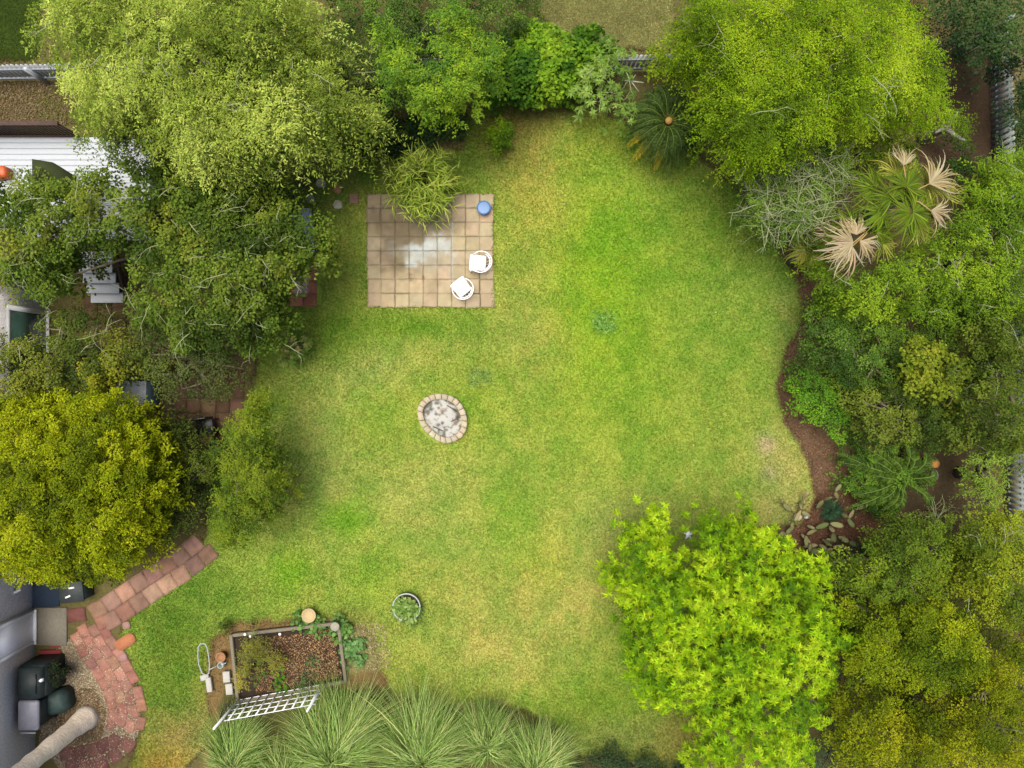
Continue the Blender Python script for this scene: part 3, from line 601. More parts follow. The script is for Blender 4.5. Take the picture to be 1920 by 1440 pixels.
plant('cypress_tree', 'tree', 'huge feathery yellow-green tree filling the top right', [(1260, 70), (1275, 20), (1290, -60), (1690, -60), (1712, 20), (1725, 70), (1760, 95), (1775, 140), (1762, 170), (1800, 190), (1832, 240), (1810, 262), (1770, 250), (1700, 215), (1660, 240), (1640, 262), (1600, 250), (1560, 262), (1500, 285), (1450, 320), (1410, 335), (1395, 380), (1370, 345), (1345, 305), (1335, 262), (1325, 225), (1318, 190), (1300, 160), (1285, 125), (1262, 105)],
      2.6, 7.6, [(80, 104, 14), (112, 143, 16), (144, 172, 22), (168, 190, 42)], 'spray', sp=23, m=290, rc=.36, L=.055, W=.024, lump=.75, seed=19, holes=[(1545, 60, 14), (1500, 90, 14), (1350, 120, 12), (1690, 230, 16)], edge=18, twigs=40, trunk=.25, group=T, lumpscale=75, limbs=16, under=1.2, k=1.0)
plant('wire_branch_shrub', 'shrub', 'half-bare shrub of tangled silver-grey branches left of the fan palm', [(1380, 370), (1410, 320), (1450, 300), (1510, 250), (1560, 245), (1600, 270), (1600, 330), (1570, 380), (1550, 430), (1500, 450), (1450, 455), (1420, 430)],
      1.4, 3.4, [(96, 128, 40), (132, 164, 56)], 'spray', sp=20, m=120, rc=.3, L=.07, W=.028, seed=20, group=T, twigs=330, gap=.2, trunk=.07, fill=.5)
plant('bright_thicket', 'shrub', 'bright green leafy thicket right of the fan palm', [(1560, 480), (1640, 500), (1700, 470), (1760, 430), (1810, 400), (1840, 330), (1880, 300), (1960, 290), (1960, 590), (1900, 610), (1840, 600), (1780, 610), (1700, 600), (1620, 600), (1555, 575), (1530, 520), (1500, 500)],
      1.8, 4.2, [(84, 112, 24), (118, 150, 30), (150, 176, 40)], 'spray', sp=25, m=130, rc=.32, L=.085, W=.036, lump=.7, seed=21, holes=[(1780, 500, 14), (1880, 460, 14)], twigs=30, group=T, lumpscale=60, gap=.1)
plant('yew_shrub', 'shrub', 'dark green shrub beside the upper mulch strip', [(1520, 560), (1560, 545), (1640, 580), (1700, 600), (1720, 660), (1690, 720), (1640, 740), (1580, 730), (1530, 690), (1500, 680), (1510, 620)],
      1.0, 2.6, [(50, 76, 30), (76, 104, 36), (104, 132, 44)], 'blob', sp=23, m=80, rc=.26, L=.07, W=.036, lump=.7, seed=22, group=T, lumpscale=45)
plant('box_shrub', 'shrub', 'bright fresh-green rounded shrub bulging over the mulch strip', [(1484, 700), (1500, 688), (1530, 690), (1560, 720), (1590, 760), (1602, 800), (1580, 825), (1550, 818), (1530, 800), (1500, 780), (1484, 745)],
      .5, 1.7, [(82, 124, 34), (108, 156, 40), (132, 178, 46)], 'blob', sp=18, m=60, rc=.2, L=.07, W=.04, seed=23, edge=5, k=.95)
plant('yellow_leaf_shrub', 'shrub', 'yellow-tinged broad-leaved shrub in the middle of the right thicket', [(1680, 660), (1720, 640), (1760, 645), (1800, 660), (1825, 700), (1800, 745), (1760, 760), (1700, 750), (1680, 710)],
      1.8, 3.2, [(86, 104, 28), (122, 138, 34), (158, 164, 50)], 'blob', sp=22, m=50, rc=.26, L=.11, W=.07, seed=24, group=T, lump=.6, lumpscale=40)
plant('photinia_shrub', 'shrub', 'mixed green tall shrub on the right edge above the white pickets', [(1800, 600), (1960, 580), (1960, 880), (1900, 860), (1850, 830), (1810, 800), (1800, 740), (1830, 690)],
      1.6, 3.8, [(66, 84, 28), (102, 120, 36), (140, 150, 50)], 'blob', sp=25, m=74, rc=.3, L=.085, W=.05, lump=.8, seed=25, group=T, twigs=24, lumpscale=50, gap=.15)
plant('viburnum_shrub', 'shrub', 'dark olive shrub below the yellow-tinged one', [(1590, 735), (1680, 700), (1740, 760), (1810, 760), (1840, 820), (1800, 850), (1740, 850), (1680, 820), (1620, 815), (1600, 790)],
      1.0, 2.4, [(56, 74, 26), (88, 104, 34), (118, 128, 44)], 'blob', sp=23, m=76, rc=.27, L=.08, W=.045, lump=.8, seed=26, group=T, lumpscale=45)
plant('thicket', 'shrub', 'low mid-green thicket filling the ground between the taller right-hand shrubs', [(1525, 540), (1620, 560), (1800, 560), (1960, 420), (1960, 880), (1900, 860), (1850, 830), (1700, 830), (1620, 820), (1560, 740), (1500, 690)],
      .8, 1.75, [(66, 92, 30), (98, 128, 38), (130, 156, 48)], 'spray', sp=26, m=90, rc=.34, L=.08, W=.04, seed=53, lump=.5, lumpscale=50, fill=.3)
plant('fence_shrub', 'shrub', 'green shrub spilling over the right picket fence beside the tall fan palm', [(1830, 300), (1870, 295), (1960, 300), (1960, 480), (1880, 470), (1840, 400)],
      .8, 2.0, [(70, 100, 30), (104, 136, 40), (134, 162, 50)], 'spray', sp=23, m=90, rc=.3, L=.08, W=.036, seed=54, fill=.4)
plant('olive_thicket', 'shrub', 'low dull olive undergrowth showing through the gaps of the bottom right crowns', [(1620, 1060), (1800, 1010), (1960, 1020), (1960, 1490), (1600, 1490), (1600, 1380), (1640, 1300), (1600, 1200)],
      .8, 1.9, [(66, 84, 26), (96, 112, 30), (124, 134, 36)], 'blob', sp=30, m=50, rc=.36, L=.09, W=.055, seed=55, fill=.2)
plant('lime_shrub', 'shrub', 'yellow-green shrub in the gap between the feathery tree and the tall fan palm', [(1560, 255), (1640, 225), (1720, 235), (1715, 290), (1650, 320), (1580, 320)],
      1.0, 2.1, [(84, 108, 22), (120, 146, 26), (156, 176, 40)], 'spray', sp=21, m=100, rc=.28, L=.075, W=.034, seed=56, fill=.4)
plant('pale_spray_shrub', 'shrub', 'light yellow-green shrub beside the lower right pickets', [(1820, 850), (1870, 830), (1905, 850), (1900, 920), (1880, 960), (1840, 980), (1812, 940)],
      1.2, 2.6, [(104, 130, 44), (146, 170, 62)], 'spray', sp=22, m=100, rc=.26, L=.08, W=.03, seed=27, group=T)
plant('chestnut_tree', 'tree', 'large lime-green tree with star-shaped leaf clusters at the bottom right', [(1218, 948), (1240, 965), (1250, 990), (1300, 985), (1320, 965), (1370, 975), (1390, 955), (1415, 938), (1432, 965), (1450, 985), (1490, 1010), (1488, 1040), (1520, 1045), (1545, 1030), (1560, 1070), (1555, 1110), (1575, 1140), (1572, 1170), (1608, 1188), (1590, 1230), (1570, 1250), (1580, 1300), (1556, 1320), (1560, 1360), (1520, 1365), (1525, 1400), (1515, 1480), (1300, 1480), (1290, 1410), (1312, 1380), (1290, 1330), (1240, 1345), (1190, 1330), (1195, 1290), (1180, 1245), (1172, 1220), (1150, 1180), (1165, 1150), (1170, 1120), (1112, 1105), (1130, 1075), (1165, 1070), (1152, 1040), (1170, 1000), (1210, 985)],
      2.4, 6.2, [(92, 134, 10), (134, 176, 14), (168, 206, 20), (194, 222, 40)], 'rosette', sp=20, m=72, rc=.30, L=.115, W=.032, lump=1.1, seed=28, holes=[(1288, 1025, 26), (1300, 1065, 16), (1402, 1412, 24), (1440, 1075, 12)], edge=14, trunk=.2, group=T, lumpscale=55, limbs=16, under=1.1, k=.80, jit=.2, tipdrop=.35, gap=.20)
plant('live_oak_tree', 'tree', 'dark olive tree crown just right of the prickly pear bed', [(1560, 1065), (1600, 1030), (1650, 1000), (1700, 975), (1750, 955), (1790, 980), (1800, 1040), (1790, 1100), (1740, 1130), (1690, 1150), (1640, 1130), (1590, 1110), (1562, 1095)],
      1.8, 4.4, [(72, 92, 26), (102, 124, 30), (132, 148, 38)], 'blob', sp=21, m=84, rc=.26, L=.07, W=.038, lump=.7, seed=29, group=T, lumpscale=60, k=1.2)
plant('hackberry_tree', 'tree', 'golden-olive tree crown at the right edge below the white pickets', [(1795, 975), (1850, 960), (1900, 965), (1960, 955), (1960, 1190), (1900, 1180), (1850, 1160), (1800, 1110), (1790, 1040)],
      1.8, 4.8, [(78, 98, 26), (118, 134, 30), (152, 160, 36)], 'blob', sp=21, m=84, rc=.26, L=.07, W=.038, lump=.7, seed=30, group=T, lumpscale=60, k=1.2, twigs=10)
plant('privet_tree', 'tree', 'broad olive tree crown touching the right side of the lime-green tree', [(1570, 1125), (1640, 1135), (1700, 1140), (1770, 1110), (1830, 1160), (1870, 1210), (1860, 1280), (1800, 1310), (1730, 1310), (1660, 1290), (1600, 1290), (1580, 1240), (1600, 1190), (1575, 1160)],
      2.0, 5.4, [(74, 94, 14), (110, 128, 16), (146, 156, 22)], 'blob', sp=21, m=88, rc=.26, L=.07, W=.038, lump=.7, seed=31, group=T, lumpscale=70, k=1.2, gap=.08)
plant('wax_myrtle_tree', 'tree', 'golden-brown tree crown in the bottom right corner', [(1560, 1310), (1610, 1290), (1680, 1300), (1760, 1320), (1830, 1300), (1870, 1220), (1960, 1190), (1960, 1490), (1600, 1490), (1560, 1400), (1540, 1350)],
      2.0, 5.2, [(76, 92, 12), (118, 128, 14), (156, 156, 22)], 'blob', sp=22, m=88, rc=.27, L=.07, W=.038, lump=.7, seed=32, group=T, lumpscale=70, k=1.2, gap=.08)
plant('juniper_shrub', 'shrub', 'low blue-green shrub between the lime-green tree and bottom edge', [(1530, 1370), (1570, 1350), (1620, 1390), (1640, 1480), (1540, 1480), (1520, 1430)],
      .4, 1.2, [(50, 76, 52), (80, 108, 76)], 'spray', sp=22, m=90, rc=.25, L=.07, W=.025, seed=33)
plant('blue_leaved_shrub', 'shrub', 'dark blue-green shrub at the corner of the prickly pear bed', [(1560, 1060), (1590, 1035), (1625, 1010), (1640, 1040), (1610, 1080), (1575, 1110)],
      .5, 1.5, [(44, 72, 46), (70, 100, 62)], 'spray', sp=20, m=90, rc=.22, L=.07, W=.03, seed=34)
plant('shadow_shrub', 'shrub', 'dark shrub in the gap between the lime-green tree and olive crowns', [(1560, 1120), (1600, 1110), (1620, 1180), (1620, 1260), (1580, 1300), (1560, 1220)],
      .6, 1.6, [(46, 64, 34), (66, 86, 40)], 'blob', sp=24, m=60, rc=.26, L=.07, W=.04, seed=35)
plant('edge_shrub', 'shrub', 'low dark teal shrub at the bottom edge right of the ornamental grasses', [(1075, 1425), (1110, 1408), (1160, 1415), (1220, 1425), (1290, 1430), (1300, 1480), (1080, 1480)],
      .15, .6, [(44, 66, 44), (70, 92, 56)], 'blob', sp=18, m=50, rc=.2, L=.06, W=.035, seed=36)
plant('shade_tree', 'tree', 'dark bluish-green ivy-clad tree in the top right corner', [(1735, -60), (1960, -60), (1960, 190), (1925, 210), (1900, 170), (1880, 125), (1820, 128), (1780, 120), (1760, 70), (1730, 20)],
      1.6, 4.0, [(38, 58, 32), (58, 82, 40), (88, 112, 52)], 'blob', sp=26, m=80, rc=.32, L=.075, W=.045, lump=.6, seed=37, group=T, lumpscale=60)
plant('red_leaf_shrub', 'shrub', 'reddish-brown shrub behind the feathery tree near the top right', [(1700, -40), (1745, -40), (1760, 60), (1770, 100), (1740, 110), (1715, 60)],
      .8, 1.8, [(96, 62, 42), (124, 92, 48)], 'blob', sp=24, m=60, rc=.28, L=.06, W=.03, seed=38)
plant('fence_creeper', 'vine', 'dark green creeper hanging outside the right picket fence', [(1900, 180), (1960, 170), (1960, 330), (1920, 320), (1905, 260)],
      .4, 1.3, [(48, 74, 36), (78, 104, 44)], 'blob', sp=22, m=60, rc=.26, L=.07, W=.045, seed=39)
plant('leafy_weed', 'shrub', 'thin leafy shrub near the dead grey trunk', [(1770, 270), (1800, 240), (1850, 290), (1880, 330), (1840, 370), (1790, 350)],
      .4, 1.0, [(50, 78, 30), (84, 112, 40)], 'blob', sp=22, m=50, rc=.24, L=.07, W=.045, seed=40)
plant('blossom_shrub', 'shrub', 'small sparse shrub with pinkish tips at the lawn edge', [(508, 620), (530, 612), (575, 620), (592, 650), (575, 680), (545, 698), (520, 685), (530, 655)],
      .3, .9, [(80, 110, 40), (122, 148, 60), (206, 180, 130)], 'rosette', sp=14, m=24, rc=.18, L=.10, W=.045, seed=41, gap=.25, fill=.2)
plant('yaupon_shrub', 'shrub', 'dark shrub in shade at the foot of the willow', [(640, 120), (700, 150), (720, 230), (700, 262), (650, 270), (610, 240)], .4, 1.0, [(34, 54, 26), (54, 78, 34)], 'blob', sp=24, m=60, rc=.28, L=.07, W=.045, seed=42)
plant('corner_vine', 'vine', 'yellow-green leaves hanging over the white fence at the top', [(1222, 80), (1290, 62), (1330, 130), (1240, 150), (1218, 122)], .8, 1.7, [(120, 146, 24), (160, 182, 40)], 'blob', sp=20, m=50, rc=.24, L=.07, W=.045, seed=43)
# long low fronds in the right-hand thicket
# ------------------------------------------------------------------ PALMS, GRASSES, CACTI
def frond(P, nleaf, ll, lw, rng, cols, droop=.2, ang=.9, hue=None, k=1.4, vee=.35):
    """pinnate frond along polyline P: V, F, colours"""
    s = np.linspace(.12, 1, nleaf); seg = np.linspace(0, 1, len(P))
    B = np.stack([np.interp(s, seg, P[:, i]) for i in range(3)], 1); Tn = unit(np.gradient(B, axis=0))
    side = unit(np.cross(Tn, [0, 0, 1.])); C = []; D = []; N = []; L = []
    for sg in (-1, 1):
        d = unit(Tn * math.cos(ang) + side * sg * math.sin(ang) + np.array([0, 0, vee]) + rng.normal(0, .05, B.shape))
        C.append(B); D.append(d); N.append(np.tile([0, 0, 1.], (len(B), 1))); L.append(ll * np.sin(np.pi * np.clip(s * .85 + .12, 0, 1)) ** .6 * rng.uniform(.85, 1.1, nleaf))
    C, D, N, L = map(np.concatenate, (C, D, N, L))
    V, F = quads(C, D, N, L, lw, .03, droop)
    return V, F, np.repeat(pal(rng, len(C), cols, None if hue is None else np.full(len(C), hue) + rng.normal(0, .1, len(C)), .14, k), 4, 0)
def cat_(parts):
    V = []; F = []; K = []; n = 0
    for v, f, c in parts: V.append(v); F.append(f + n); K.append(c); n += len(v)
    return np.concatenate(V), np.concatenate(F), np.concatenate(K)
# sago palm
rng = np.random.default_rng(50)
c0 = at(1253, 228, 1.5); root = empty('sago_palm', (c0[0], c0[1], 0), 'dark green sago palm with a tan cone, a perfect rosette on the lawn edge', 'palm')
mb = MB(); mb.lathe((c0[0], c0[1], -.02), [(.22, 0), (.24, .3), (.2, 1.2), (.1, 1.46)], 16); mb.build('trunk', M['bark'], root, True)
parts = []; rach = MB()
for i in range(62):
    an = i * 2.39996; lv = (i / 62); reach = 1.12 * rng.uniform(.88, 1.06); hz = .55 * (1 - lv) + .12
    t = np.linspace(0, 1, 9); rr = .07 + reach * t * (.72 + .28 * lv); z = 1.44 + hz * np.sin(t * 2.3) * .8 - (t ** 2) * .55 * (.4 + lv)
    P = np.stack([c0[0] + rr * math.cos(an), c0[1] + rr * math.sin(an), np.maximum(z, .06)], 1)
    yel = (3.5 < an % 6.283 < 4.65) and lv > .72
    parts.append(frond(P, 46, .17, .017, rng, [(196, 170, 40), (150, 140, 30)] if yel else [(44, 66, 24), (66, 92, 36), (96, 120, 50)], .15, .95))
    rach.tube(P, np.linspace(.011, .004, 9), 5, alb((170, 150, 60) if yel else (140, 156, 64)))
V, F, K = cat_(parts); mesh('fronds', V, F, M['leaf'], root, K); rach.build('ribs', M['attrfine'], root)
mb = MB(); mb.lathe((c0[0], c0[1], 1.50), [(.085, 0), (.1, .05), (.085, .11), (.045, .15), (0, .165)], 18, alb((214, 168, 92))); mb.build('cone', M['attrfine'], root, True)

# fan palms
def fan(parts, stem, hub, az, spread, rad, cols, rng, hue=.5, tilt=.3, n=34, droop=.5, k=1.4, org=None):
    """palmate leaf with its hub at `hub`, opening towards azimuth az"""
    an = az + np.linspace(-spread / 2, spread / 2, n); kk = 8; t = np.linspace(0, 1, kk)
    P = np.zeros((n, kk, 3)); r = rad * rng.uniform(.6, 1.08, n)
    for i in range(n):
        bend = rng.normal(0, .34); a2 = an[i] + bend * t ** 3
        P[i, :, 0] = hub[0] + r[i] * t * np.cos(a2); P[i, :, 1] = hub[1] + r[i] * t * np.sin(a2)
        P[i, :, 2] = hub[2] + r[i] * (tilt * t * math.cos((an[i] - az) * .5) - droop * t ** 2.6 * rng.uniform(.5, 1.5)) + (.012 if i % 2 else -.012)
    P[:, :, 2] = np.maximum(P[:, :, 2], .1)
    side = np.stack([-np.sin(an), np.cos(an), np.zeros(n)], 1)
    wd = np.minimum(t * rad * spread / n * 1.08, .036) * (1 - .75 * t ** 2.2) + .004
    V, F = ribbons(P, side, wd); c = pal(rng, n, cols, np.full(n, hue) + rng.normal(0, .16, n), .16, k)
    parts.append((V, F, np.repeat(c, kk * 2, 0)))
    if org is not None:
        a = np.array(org); b = np.array(hub); m_ = (a + b) / 2 + [0, 0, .15]; stem.tube([a, m_, b], [.022, .018, .012], 6, alb(cols[0], 1.1))
GREEN = [(72, 96, 20), (112, 138, 26), (158, 176, 52)]; DEAD = [(190, 158, 104), (226, 202, 156), (242, 230, 204)]; YG = [(130, 140, 30), (176, 180, 70), (210, 196, 110)]
def fanpalm(label, crown, cz, fans, seed):
    rng = np.random.default_rng(seed); c = at(*crown, cz); root = empty('fan_palm', (c[0], c[1], 0), label, 'palm')
    mb = MB(); mb.tube([(c[0], c[1], -.05), (c[0] + .03, c[1], cz * .5), (c[0], c[1], cz - .1)], [.2, .16, .14], 12); mb.build('trunk', M['bark'], root)
    g = []; st = MB(); dd = []
    for px, py, dz, az, sp_, rad, kind in fans:
        hub = at(px, py, cz + dz); (fan)(dd if kind == 'd' else g, st, hub, R(az), R(sp_), rad * .9 * S * (1 - cz / H), {'g': GREEN, 'd': DEAD, 'y': YG}[kind], rng, tilt=.22 if kind == 'd' else .3, droop=.55 if kind == 'd' else .45, org=c, n=40 if kind != 'd' else 32, k=1.3 if kind != 'd' else 1.15)
    V, F, K = cat_(g); mesh('fronds', V, F, M['leaf'], root, K)
    if dd: V, F, K = cat_(dd); tag(mesh('dead_fronds', V, F, M['leaf'], root, K), 'dry tan dead fronds')
    st.build('leaf_stalks', M['attrfine'], root)
# azimuth is in the picture: 0 right, 90 up
fanpalm('tall fan palm with green fans and dry tan fronds in the right-hand thicket', (1690, 370), 3.5, [
    (1672, 372, .2, 120, 250, 62, 'g'), (1700, 350, .35, 60, 250, 62, 'g'), (1735, 345, .1, 20, 220, 60, 'y'), (1712, 398, .3, 350, 230, 66, 'g'), (1705, 400, .25, 190, 200, 62, 'g'), (1655, 395, .1, 200, 220, 62, 'g'),
    (1742, 345, .45, 35, 120, 78, 'd'), (1765, 362, -.2, 0, 90, 50, 'y'), (1745, 395, .45, 345, 100, 56, 'd'), (1680, 330, .0, 95, 180, 60, 'y'), (1640, 355, .1, 150, 200, 58, 'g'), (1694, 310, .4, 80, 110, 44, 'd'), (1720, 420, -.1, 300, 150, 50, 'y')], 61)
fanpalm('fan palm with a collapsed skirt of cream dead fronds above the mulch strip', (1625, 430), 3.1, [
    (1605, 440, .45, 100, 130, 52, 'd'), (1600, 455, .5, 175, 130, 62, 'd'), (1598, 462, .45, 242, 110, 68, 'd'), (1612, 452, .5, 325, 100, 54, 'd'), (1640, 435, .25, 20, 200, 54, 'g'), (1600, 425, .3, 160, 170, 52, 'g'), (1570, 440, .1, 165, 60, 46, 'd'), (1590, 445, .05, 90, 120, 34, 'd'), (1652, 452, .1, 320, 160, 44, 'y'), (1582, 440, .25, 200, 120, 50, 'g')], 62)
fanpalm('small bright yellow-green fan palm at the corner of the lawn', (1518, 472), 1.2, [
    (1520, 468, .1, 250, 300, 42, 'g'), (1510, 472, .12, 190, 200, 44, 'y'), (1530, 462, .2, 60, 250, 38, 'g'), (1522, 480, .1, 290, 160, 44, 'y')], 63)

# ornamental grass clumps: (base px, py), n, length, main azimuth, spread
def tussock(label, c, n, Lm, az, spr, seed, hgt=1.1, br=.22, cols=((74, 92, 36), (116, 144, 60), (152, 182, 92), (186, 206, 124), (212, 208, 136)), name='ornamental_grass', cat='grass', group='clumps of arching ornamental grass along the bottom edge', wd=.020, k=1.55, uni=.25):
    rng = np.random.default_rng(seed); b = at(c[0], c[1], 0); root_loc = b
    a = rng.normal(R(az), R(spr), n); a = np.where(rng.random(n) < uni, rng.random(n) * 6.28, a)
    tuft = rng.integers(0, 46, n); ta = rng.normal(R(az), R(spr * 1.15), 46); tl_ = rng.uniform(.4, 1.15, 46); use = rng.random(n) < .7
    a = np.where(use, ta[tuft] + rng.normal(0, .10, n), a); L = Lm * np.where(use, tl_[tuft], rng.uniform(.5, 1, n)) * rng.uniform(.8, 1.1, n)
    da = (a - R(az) + np.pi) % (2 * np.pi) - np.pi; L = L * (.40 + .60 * np.exp(-(da / .9) ** 2)) if uni < .9 else L
    kk = 8; t = np.linspace(0, 1, kk)[None]; curl = rng.normal(0, .42, n)[:, None]; aa = a[:, None] + curl * t ** 1.5
    st = rng.uniform(0, br, n); sa = rng.random(n) * 6.28
    rr = L[:, None] * (t * .62 + t ** 2 * .32); hh = (hgt * rng.uniform(.65, 1.15, n))[:, None] * (1.9 * t - 1.35 * t ** 2.2) * (L[:, None] / Lm) ** .5
    P = np.stack([b[0] + (st * np.cos(sa))[:, None] + rr * np.cos(aa), b[1] + (st * np.sin(sa))[:, None] + rr * np.sin(aa), np.maximum(hh, .02)], -1)
    side = np.stack([-np.sin(a), np.cos(a), rng.normal(0, .3, n)], 1); w_ = wd * (1 - t[0] ** 2 * .9)
    V, F = ribbons(P, side, w_); hue = np.clip(.45 + rng.normal(0, .22, n) + np.where(use, np.sin(tuft * 3.1) * .25, 0), 0, 1)
    K = np.repeat(pal(rng, n, cols, hue, .18, k), kk * 2, 0)
    o = mesh(name, V, F, M['leaf'], None, K, loc=(b[0], b[1], 0)); return tag(o, label, cat, group)
tussock('leftmost clump of arching grass, just below the white trellis', (445, 1428), 2400, 1.9, 80, 50, 71, 1.0)
tussock('second grass clump from the left, sweeping up to the bed corner', (628, 1418), 4400, 2.75, 74, 46, 72, 1.35)
tussock('small grass clump between the trellis and the widest clump', (545, 1452), 1300, 1.5, 85, 50, 78, 1.0)
tussock('middle grass clump with long blades pointing straight up the lawn', (795, 1420), 4200, 2.6, 94, 46, 73, 1.3)
tussock('fourth grass clump, just below the bare tan ground patch', (915, 1392), 2600, 1.75, 92, 50, 74, 1.0)
tussock('rightmost grass clump leaning towards the lime-green tree', (1000, 1436), 3400, 1.9, 74, 48, 75, 1.15)
# bamboo-like clump at the patio
rng = np.random.default_rng(80)
c = at(800, 352, 0); root = empty('ginger_plant', (c[0], c[1], 0), 'tall pale green plant with long strappy leaves arching over the patio top edge', 'plant'); parts = []; cane = MB()
for i in range(210):
    an = rng.random() * 6.28; reach = rng.uniform(.1, .86) * (1.15 if math.sin(an) < 0 or rng.random() < .5 else .9); hh = rng.uniform(.7, 1.6) * (1.1 - reach * .3)
    t = np.linspace(0, 1, 7); x = c[0] + math.cos(an) * (.12 + reach * t ** 1.4); y = c[1] + math.sin(an) * (.12 + reach * 1.0 * t ** 1.4) - .12 * t; z = hh * (1.25 * t - .3 * t * t)
    P = np.stack([x, y, z], 1); cane.tube(P, np.linspace(.010, .004, 7), 5, alb((122, 134, 60)))
    m = 12; s = np.linspace(.3, 1, m); B = np.stack([np.interp(s, t, P[:, q]) for q in range(3)], 1); a2 = an + rng.normal(0, .9, m) + np.where(np.arange(m) % 2, .7, -.7)
    kk = 5; tt = np.linspace(0, 1, kk)[None]; Ll = rng.uniform(.2, .38, m)[:, None]
    Q = np.stack([B[:, :1] + np.cos(a2)[:, None] * Ll * tt, B[:, 1:2] + np.sin(a2)[:, None] * Ll * tt, np.maximum(B[:, 2:] + Ll * (.4 * tt - .75 * tt ** 2), .04)], -1)
    v, f = ribbons(Q, np.stack([-np.sin(a2), np.cos(a2), 0 * a2], 1), .021 * np.array([.6, 1, .95, .6, .1]))
    parts.append((v, f, np.repeat(pal(rng, m, [(100, 124, 34), (146, 166, 54), (190, 198, 92)], None, .16, 1.9), kk * 2, 0)))
V, F, K = cat_(parts); mesh('leaves', V, F, M['leaf'], root, K); cane.build('stems', M['attrfine'], root)
# lacy long-fronded plant on the right
def frondplant(name, label, cat, c, cz, spec, cols, seed, nleaf=30, ll=.16, lw=.025):
    rng = np.random.default_rng(seed); b = at(*c, 0); root = empty(name, (b[0], b[1], 0), label, cat); parts = []; ribs = MB()
    for az, ln_ in spec:
        t = np.linspace(0, 1, 8); a = R(az + rng.normal(0, 3)) + .15 * t * rng.normal()
        P = np.stack([b[0] + ln_ * t * np.cos(a), b[1] + ln_ * t * np.sin(a), .1 + cz * np.sin(t * 2.2 + .2)], 1)
        parts.append(frond(P, nleaf, ll, lw, rng, cols, .2, .9)); ribs.tube(P, np.linspace(.014, .005, 8), 5, alb((140, 172, 84)))
    V, F, K = cat_(parts); mesh('fronds', V, F, M['leaf'], root, K); ribs.build('ribs', M['attrfine'], root)
frondplant('elder_plant', 'sprawling green plant with long straight pale stems below the right thicket', 'plant', (1672, 895), 1.0, [(135, 1.6), (150, 1.9), (165, 2.0), (205, 1.3), (220, 1.1), (110, 1.2), (60, 1.0), (320, .9), (185, 1.5), (240, 1.0), (20, .8), (90, .9), (175, 1.1), (125, 1.0), (195, 1.8), (155, 1.3)], [(52, 74, 26), (80, 108, 34), (108, 134, 44)], 81, 34, .2, .04)
plant('low_green_shrub', 'shrub', 'leafy green shrub at the heart of the long-stemmed sprawling plant', [(1572, 840), (1620, 820), (1680, 830), (1740, 850), (1760, 890), (1700, 930), (1660, 965), (1620, 960), (1600, 920), (1580, 880)],
      .3, 1.0, [(58, 88, 32), (92, 128, 42), (120, 154, 50)], 'spray', sp=21, m=90, rc=.24, L=.08, W=.035, seed=44, gap=.2)
plant('lime_ground_shrub', 'shrub', 'little lime shrub on the reddish mulch left of the dark soil', [(1640, 930), (1670, 920), (1680, 950), (1670, 970), (1645, 965)], .2, .6, [(100, 140, 30), (150, 176, 40)], 'blob', sp=16, m=50, rc=.18, L=.07, W=.04, seed=45)
plant('brush_shrub', 'shrub', 'pale twiggy shrub above the bottom right crowns', [(1720, 960), (1760, 945), (1800, 950), (1850, 960), (1830, 990), (1780, 1010), (1730, 990)], .6, 1.4, [(96, 104, 50), (150, 150, 84)], 'spray', sp=22, m=60, rc=.24, L=.07, W=.03, seed=46, twigs=20, gap=.3)
# prickly pear: pads in chains
rng = np.random.default_rng(90)
b = at(1530, 985, 0); root = empty('prickly_pear', (b[0], b[1], 0), 'sprawling prickly pear with pale olive-pink pads on reddish mulch', 'cactus', None); pad = MB()
def add_pad(P, az, tilt, L, W, c):
    n = 14; th = np.linspace(0, 2 * np.pi, n, endpoint=False); u = np.array([math.cos(az) * math.cos(tilt), math.sin(az) * math.cos(tilt), math.sin(tilt)]); s = unit(np.array([-u[1], u[0], rng.normal(0, .35)])); nn = np.cross(u, s)
    e = P + u * L * .5; r = 1 + .15 * np.cos(th)
    out = e + (np.cos(th) * L / 2)[:, None] * u + (np.sin(th) * W / 2 * r)[:, None] * s
    up = e + ((np.cos(th) * L / 2)[:, None] * u + (np.sin(th) * W / 2 * r)[:, None] * s) * .7 + nn * .022; dn = e + ((np.cos(th) * L / 2)[:, None] * u + (np.sin(th) * W / 2 * r)[:, None] * s) * .7 - nn * .022
    V = np.concatenate([out, up, dn]); V[:, 2] = np.maximum(V[:, 2], .01)
    F = [[i, (i + 1) % n, (i + 1) % n + n, i + n] for i in range(n)] + [[(i + 1) % n, i, i + 2 * n, (i + 1) % n + 2 * n] for i in range(n)] + [list(range(n, 2 * n)), list(range(2 * n, 3 * n))[::-1]]
    pad.add(V, F, c); return P + u * L
for (x, y, az, m) in [(1500, 940, 200, 3), (1560, 945, 80, 3), (1575, 960, 300, 2), (1520, 970, 110, 3), (1500, 1000, 320, 3), (1540, 1010, 300, 3), (1520, 1030, 10, 2), (1490, 985, 160, 2), (1555, 985, 210, 3), (1590, 975, 60, 2), (1505, 1025, 340, 3), (1530, 955, 60, 2), (1485, 960, 120, 2), (1550, 1030, 280, 2), (1512, 985, 20, 3), (1570, 1005, 330, 2), (1480, 1010, 200, 2), (1535, 990, 250, 2)]:
    P = at(x, y, rng.uniform(.03, .2)); a = R(az)
    for q in range(m):
        c_ = pal(rng, 1, [(110, 116, 70), (148, 146, 98), (178, 158, 122)], None, .12, 1.1)[0]
        P = add_pad(P, a + rng.normal(0, .5), rng.uniform(.0, 1.1), rng.uniform(.24, .42), rng.uniform(.10, .17), c_)
pad.build('pads', M['attrfine'], root, False)
